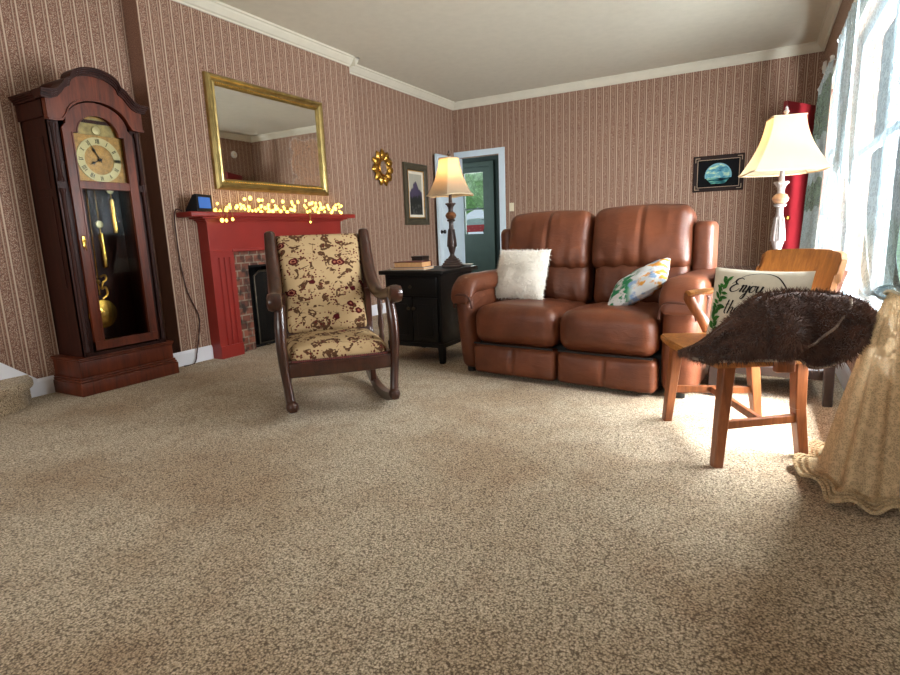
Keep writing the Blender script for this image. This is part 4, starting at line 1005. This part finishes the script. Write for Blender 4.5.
s2 = cushion_surf(.39, .38, .13); mb = MB(); mb.x = Matrix.Translation((.03, .0, .10)) @ Matrix.Rotation(R(-30), 4, 'Y') @ Matrix.Rotation(R(-70), 4, 'X'); cushion(mb, s2, 24, .012, 8); mb.build('pillow_body', floral(), sv)
# ------------------------------------------------------------------ rocking chair (local: front at -y)
rk = thing('rocking_chair', 'dark mahogany rocking chair with floral tapestry seat and back', 'rocking chair', (-1.883, 2.178, 0), R(48.5))
def P3(x, y, z): return (x, y, z)
RRAD = 1.05
def runz(y): return (y-.30)**2/(2*RRAD)
for sx in (-1, 1):
    mb = MB(); n_ = 22
    top, bot = [], []
    for i in range(n_+1):
        y = -.075+.93*i/n_; bot.append((y, runz(y)+.0015)); top.append((y, runz(y)+.05-.012*abs(2*i/n_-1)**6))
    mb.prism(bot+top[::-1], sx*.262-.019, sx*.262+.019, 'yz'); mb.build('rocker', m_mahog, rk, angle=30)
    # front post with knee, bowed outwards below the seat
    mb = MB(); mb.tube([(sx*.278, .02, .60), (sx*.285, .0, .50), (sx*.288, -.012, .38), (sx*.282, -.012, .26), (sx*.272, -.022, .16), (sx*.265, -.035, .085)], [.026, .034, .031, .027, .026, .027], 12, 5, flat=.85)
    mb.ball((sx*.264, -.045, .09), .033, 12, (1, 1.1, 1)); mb.build('front_leg', m_mahog, rk)
    mb = MB(); mb.bar((sx*.245, .44, .62), (sx*.25, .45, .05), .034, .042, .032, .04); mb.build('rear_leg', m_mahog, rk)
    # sweeping back post flowing down into the arm
    mb = MB(); mb.tube([(sx*.275, .60, .955), (sx*.275, .565, .86), (sx*.275, .52, .76), (sx*.277, .455, .675), (sx*.282, .36, .612), (sx*.29, .24, .595), (sx*.297, .10, .615), (sx*.30, .0, .63)], [.030, .034, .036, .036, .034, .031, .032, .034], 14, 6, flat=1.05)
    mb.ball((sx*.275, .603, .958), .030, 12, (1, 1, .5)); mb.lathe([(.022, -.036), (.04, -.03), (.046, -.012), (.046, .012), (.04, .03), (.022, .036)], 18, (sx*.302, -.025, .622), 'x'); mb.build('arm', m_mahog, rk)
    mb = MB(); mb.lathe([(.012, 0), (.016, .03), (.012, .06), (.018, .11), (.012, .16), (.016, .2), (.012, .265)], 12, (sx*.272, .23, .325)); mb.build('arm_spindle', m_mahog, rk)
    mb = MB(); mb.box((sx*.255, .22, .285), (.032, .46, .07), .006); mb.build('side_rail', m_mahog, rk)
mb = MB(); mb.box((0, -.005, .268), (.53, .034, .075), .008, (6, 1, 1), lambda q, h: Vector((q[0], q[1]-.012*(1-(q[0]/h[0])**2), q[2]))); mb.build('front_rail', m_mahog, rk)
MB().box((0, .45, .285), (.47, .03, .065), .006).build('rear_rail', m_mahog, rk)
mb = MB()
def fc(q, h):
    x, y, z = q; u, v = x/h[0], y/h[1]; k = max(0, 1-u**4)*max(0, 1-v**4)
    return Vector((x*(1-.0*v), y, z+(.035*k if z > 0 else 0)))
mb.x = Matrix.Translation((0, .215, .335)); mb.box((0, 0, 0), (.50, .45, .075), .034, (12, 12, 1), fc, 4); seat = mb.build('seat_cushion', m_tap, rk, angle=180)
br = MB(); nb = 46
for i in range(nb): br.ball((-.242+.484*i/(nb-1), -.012-.008*(1-(2*i/(nb-1)-1)**2), .312), .0075, 6)
br.build('seat_braid', m_trimcord, seat)
# back panel reclined
mb = MB(); A = math.atan2(.20, .57); BX = Matrix.Translation((0, .415, .375)) @ Matrix.Rotation(-A, 4, 'X'); mb.x = BX
def fbk(q, h):
    x, y, z = q; u, w_ = x/h[0], z/h[2]; k = max(0, 1-u**4)*max(0, 1-w_**4); wdn = 1+.03*w_
    return Vector((x*wdn, y-(.028*k if y < 0 else -.01*k), z))
mb.box((0, 0, .305), (.47, .06, .59), .028, (12, 1, 14), fbk, 4); mb.build('back_panel', m_tap, rk, angle=180)
mb = MB(); mb.x = BX; mb.box((0, .005, -.012), (.50, .04, .06), .008); mb.box((0, .03, .58), (.50, .02, .06), .006); mb.build('back_rail', m_mahog, rk)
for sx in (-1, 1):
    mb = MB(); mb.x = BX; mb.box((sx*.247, .012, .28), (.03, .04, .62), .006); mb.build('back_stile', m_mahog, rk)
mb = MB(); mb.tube([(-.25, .2, .15+.0), (.25, .2, .15)], .012, 10); mb.x = Matrix.Translation((0, 0, 0)); mb.tube([(-.25, .445, .16), (.25, .445, .16)], .012, 10)
MB().tube([(-.248, .447, .17), (.248, .447, .17)], .012, 10).build('stretcher', m_mahog, rk)
# ------------------------------------------------------------------ oak armchair (local: front at -y)
oc = thing('oak_armchair', 'honey oak office armchair with curved back by the window', 'chair', (-.2326, 2.4851, 0), R(-61.18))
sp_ = [(-.285, -.03), (-.15, -.055), (0, -.06), (.15, -.055), (.285, -.03), (.275, .2), (.235, .38), (.12, .43), (-.12, .43), (-.235, .38), (-.275, .2)]
mb = MB(); c0 = Vector((0, .19))
def sc_(p, k): return (c0.x+(p[0]-c0.x)*k, c0.y+(p[1]-c0.y)*k)
for (k0, za, zb) in ((.96, .388, .396), (1.0, .396, .414), (.975, .414, .422)): mb.prism([sc_(p, k0) for p in sp_], za, zb, 'xy')
mb.build('seat', m_oak, oc, smooth=False)
LG = {(-1, -1): ((-.235, .03), (-.272, .008)), (1, -1): ((.235, .03), (.272, -.008)), (-1, 1): ((-.18, .34), (-.20, .40)), (1, 1): ((.19, .33), (.205, .36))}
for k, (a, b) in LG.items():
    mb = MB()
    if k == (1, 1): mb.bar((a[0], a[1], .39), ((a[0]*.55+b[0]*.45), a[1]+.005, .2), .052, .046, .046, .042); mb.bar(((a[0]*.55+b[0]*.45), a[1]+.005, .2), (b[0], b[1], 0), .046, .042, .04, .036)
    else: mb.bar((a[0], a[1], .39), (b[0], b[1], 0), .054, .046, .04, .036)
    mb.build('leg', m_oakdk, oc, smooth=False)
def lp(k, z): a, b = LG[k]; t = 1-z/.39; return Vector((a[0]+(b[0]-a[0])*t, a[1]+(b[1]-a[1])*t, z))
zs = .16
for sx in (-1, 1): MB().bar(lp((sx, -1), zs), lp((sx, 1), zs), .032, .02, xdir=(0, 0, 1)).build('side_stretcher', m_oakdk, oc, smooth=False)
m1 = (lp((-1, -1), zs)+lp((-1, 1), zs))/2; m2 = (lp((1, -1), zs)+lp((1, 1), zs))/2
MB().bar(m1, m2, .03, .02, xdir=(0, 0, 1)).build('cross_stretcher', m_oakdk, oc, smooth=False)
# arms: flat bent rails from the back forward, carried by curved posts
for sx in (-1, 1):
    mb = MB(); mb.tube([(sx*.255, .40, .625), (sx*.278, .30, .618), (sx*.286, .18, .614), (sx*.276, .085, .608)], [.026, .027, .03, .028], 10, 6, flat=.45, nrm=(0, 0, 1)); mb.build('arm', m_oak, oc)
    mb = MB(); mb.tube([(sx*.282, .10, .602), (sx*.292, .10, .58), (sx*.293, .13, .53), (sx*.288, .17, .47), (sx*.284, .205, .40)], [.024, .025, .024, .025, .027], 10, 5, flat=.55, nrm=(1, 0, 0)); 
    mb.box((sx*.287, .215, .40), (.03, .07, .06), .006); mb.build('arm_post', m_oakdk, oc)
    mb = MB(); mb.bar((sx*.205-.01, .365, .42), (sx*.215-.02, .462, .73), .04, .026, .038, .022); mb.build('back_post', m_oakdk, oc, smooth=False)
mb = MB()
def bkf(side):
    def fn(u, v):
        a = (u-.5)*2; x = -.025+.265*a; y = .455-.07*a*a+.04*v+(.0 if side < 0 else .022)
        rr_ = .02*max(0, abs(a)-.9)/.1
        z = .62+.172*v+.010*(1-a*a)*v; z += (rr_ if v < .5 else -rr_)
        return (x, y, z)
    return fn
mb.grid(bkf(-1), 24, 6); mb.grid(bkf(1), 24, 6)
def rim(u, v):
    t = u*4; k = int(t) % 4; f = t-int(t); q = [(f, 0), (1, f), (1-f, 1), (0, 1-f)][k]; a = Vector(bkf(-1)(*q)); b = Vector(bkf(1)(*q)); return a.lerp(b, v)
mb.grid(rim, 96, 1, True); mb.build('back_rail', m_oak, oc, angle=50)
# ------------------------------------------------------------------ "Enjoy" cushion on the oak chair
ep = thing('lettered_pillow', 'cream pillow lettered Enjoy with green leaves on oak chair', 'pillow', (-.2326, 2.4851, .425), R(-61.18))
s3 = cushion_surf(.44, .31, .11, .12); XF3 = Matrix.Translation((-.04, .275, .148)) @ Matrix.Rotation(R(27), 4, 'Z') @ Matrix.Rotation(R(-8), 4, 'X')
mb = MB(); mb.x = XF3; cushion(mb, s3, 24, .004, 2)
def onp(x, z, off=.0035):   # x, z in metres on the face
    return s3(x/.22, z/.155, -1)+Vector((0, -off, 0))
def stroke(pts, wd, sub=5):
    # calligraphic stroke: flat ribbon on the cushion, heavier where it travels down
    P = [Vector((a, 0, b)) for a, b in pts]; Q = []
    for i in range(len(P)-1):
        p0 = P[max(i-1, 0)]; p1 = P[i]; p2 = P[i+1]; p3 = P[min(i+2, len(P)-1)]
        for j in range(sub):
            t = j/sub; Q.append(.5*((2*p1)+(p2-p0)*t+(2*p0-5*p1+4*p2-p3)*t*t+(3*p1-p0-3*p2+p3)*t**3))
    Q.append(P[-1]); vs = []
    for i, q in enumerate(Q):
        d = (Q[min(i+1, len(Q)-1)]-Q[max(i-1, 0)]).normalized(); nn = Vector((-d.z, 0, d.x)); w2 = wd*(.45+.75*max(0, -d.z))
        for sg in (-1, 1): r_ = q+nn*w2*sg; vs.append(onp(r_.x, r_.z))
    mb.add(vs, [(2*i, 2*i+1, 2*i+3, 2*i+2) for i in range(len(Q)-1)])
mb.mi = 1
def word(strokes, ox, oz, sc, wd):
    for st_ in strokes: stroke([(ox+sc*(x+.25*z), oz+sc*z) for x, z in st_], wd)
E_ = [[(.75, .9), (.55, 1.0), (.3, .92), (.22, .72), (.4, .56), (.52, .55), (.3, .5), (.06, .3), (.05, .1), (.28, -.02), (.6, .1), (.72, .25)]]
n_s = [[(.8, .4), (.9, .5), (.92, .35), (.84, .0)], [(.86, .2), (1.0, .45), (1.14, .48), (1.14, .3), (1.08, .05), (1.2, .02), (1.3, .15)]]
j_s = [[(1.4, .48), (1.36, .1), (1.26, -.35), (1.1, -.45), (1.08, -.3), (1.4, .05)], [(1.44, .68), (1.455, .70)]]
o_s = [[(1.78, .46), (1.6, .42), (1.52, .2), (1.6, .02), (1.76, .05), (1.86, .25), (1.78, .46), (1.9, .42)]]
y_s = [[(2.0, .48), (2.0, .2), (2.1, .03), (2.26, .2), (2.36, .48)], [(2.36, .48), (2.26, .0), (2.1, -.38), (1.94, -.42), (2.0, -.2), (2.5, .15)]]
word(E_+n_s+j_s+o_s+y_s, -.098, .052, .062, .0038)
t_s = [[(.2, .95), (.12, .4), (.1, .1), (.22, .0)], [(.02, .62), (.34, .66)], [(.5, .95), (.42, .4), (.36, 0)], [(.4, .2), (.56, .45), (.68, .42), (.62, .05), (.74, .02)], [(.86, .22), (1.04, .36), (.96, .48), (.84, .3), (.86, .08), (1.04, .04), (1.14, .16)]]
word(t_s, -.115, -.045, .064, .0032)
stroke([(-.09, .085), (-.04, .125), (.03, .14), (.1, .125), (.15, .075), (.165, .04)], .0026)
mb.mi = 2
def leaf2(x, z, ang, L_, wd):
    vs = []; n_ = 7
    for i in range(n_+1):
        t = i/n_; ww = wd*math.sin(math.pi*min(1, t*.92+.05))
        for sg in (-1, 1):
            a = x+math.cos(ang)*L_*t-math.sin(ang)*ww*sg; b = z+math.sin(ang)*L_*t+math.cos(ang)*ww*sg; vs.append(onp(max(-.215, min(.215, a)), max(-.15, min(.15, b)), .005))
    mb.add(vs, [(2*i, 2*i+1, 2*i+3, 2*i+2) for i in range(n_)])
random.seed(11)
stem_ = [(-.17, -.13), (-.165, -.07), (-.15, -.01), (-.135, .05), (-.12, .1)]
stroke(stem_, .002)
for i in range(26):
    t = i/25*(len(stem_)-1); k = min(int(t), len(stem_)-2); f = t-k; x = stem_[k][0]*(1-f)+stem_[k+1][0]*f; z = stem_[k][1]*(1-f)+stem_[k+1][1]*f
    leaf2(x, z, R(80)+(1 if i % 2 else -1)*random.uniform(.4, 1.5), random.uniform(.026, .045), random.uniform(.007, .011))
mb.build('pillow_body', [m_linen, m_ink, m_leafink], ep)
# ------------------------------------------------------------------ brown fur throw over the near arm of the oak chair
th = thing('fur_throw', 'dark brown fur throw heaped over near arm of oak chair', 'blanket', (-.2326, 2.4851, .40), R(-61.18))
TOP = [(-.135, .452), (-.06, .50), (.01, .545), (.08, .632), (.15, .66), (.24, .665), (.33, .664), (.40, .65), (.455, .61), (.485, .575)]
BOT = [(-.125, .438), (-.06, .434), (.01, .438), (.08, .440), (.14, .445), (.20, .446), (.28, .405), (.35, .430), (.42, .48), (.48, .54)]
def cr(P, t):
    t = t*(len(P)-1); i = min(int(t), len(P)-2); f = t-i; p0, p1, p2, p3 = [Vector(P[min(max(j, 0), len(P)-1)]) for j in (i-1, i, i+1, i+2)]
    return .5*((2*p1)+(p2-p0)*f+(2*p0-5*p1+4*p2-p3)*f*f+(3*p1-p0-3*p2+p3)*f**3)
def throw(u, v):
    T, B = cr(TOP, u), cr(BOT, u)
    body = math.sin(math.pi*min(1, max(0, u*.9+.06)))
    if v < .5:      # outside face, bottom to top
        t = v/.5; yz = B.lerp(T, t); lx = .365+.035*body*math.sin(math.pi*t)-.04*t*t
    else:           # over the arm and down the inner side
        t = (v-.5)/.5; e = Vector((T.x-.01, max(.445, T.y-.24*body*t-.01*t))); yz = T.lerp(e, min(1, t*1.3)); lx = .295-(.10+.14*body)*math.sin(t*math.pi/2)
    tipk = max(0, 1-u/.3); lx = lx*(1-tipk)+(.235+(.5-v)*.10)*tipk
    fo = .026*math.sin(u*17+2.2*v+1.5*noise.noise(Vector((u*3, v*3, 1))))*(.3+body)+.012*math.sin(u*34-5*v)
    n_ = .03*noise.noise(Vector((u*5, v*4, 7)))+.012*noise.noise(Vector((u*14, v*11, 2)))
    k = math.sin(math.pi*min(1, v*2)) if v < .5 else .5
    fo = fo+.034*body if v < .55 else fo
    q = Vector((lx+(fo+n_)*(.45+.6*k), yz.x+.012*noise.noise(Vector((u*9, v*9, 5))), yz.y+.5*n_*(.3+.7*k)))
    q.z = max(q.z, .436) if lx < .29 else q.z
    return q-Vector((0, 0, .40))
mb = MB(); mb.grid(throw, 70, 60)
# a thick folded-back roll at the rear end
def roll(u, v):
    a = 2*math.pi*v; c = cr([(.335, .60, .30), (.36, .55, .39), (.355, .52, .46), (.30, .56, .49), (.235, .62, .46)] if False else [(.335, .30, .60), (.36, .385, .575), (.365, .45, .545), (.31, .475, .58), (.24, .44, .61)], u)
    r_ = .058*(1+.25*noise.noise(Vector((u*4, math.cos(a), math.sin(a)))))*math.sin(math.pi*(u*.8+.1))**.5
    return Vector((c.x+r_*math.cos(a), c.y+r_*.9*math.cos(a+1.3)*.6, c.z+r_*math.sin(a)))-Vector((0, 0, .40))
mb.grid(roll, 26, 18)
mb.build('blanket_body', m_brownfur, th)
fm = MB()
def tpt():
    if random.random() < .8: u, v, g = random.random(), random.random(), throw
    else: u, v, g = random.random(), random.random(), roll
    e = .01; p = g(u, v); du = g(min(1, u+e), v)-g(max(0, u-e), v); dv = g(u, min(1, v+e))-g(u, max(0, v-e)); n_ = dv.cross(du) if g is throw else du.cross(dv)
    n_ = n_.normalized() if n_.length > 1e-9 else Vector((1, 0, 0))
    c = Vector((.2, p.y, .16)); 
    if n_.dot(p-c) < 0: n_ = -n_
    return p, n_
fur(fm, tpt, 17000, .030, .0022); fm.build('fur', m_browntip, th, smooth=False)
hm = MB(); hm.tube([throw(u/60, .0)+Vector((.004, 0, -.002)) for u in range(0, 61)], .0055, 6); 
hm.tube([throw(.52+.25*t/20, .02+.46*t/20)+Vector((.008, 0, 0)) for t in range(21)], .005, 6); hm.build('hem', m_hem, th)
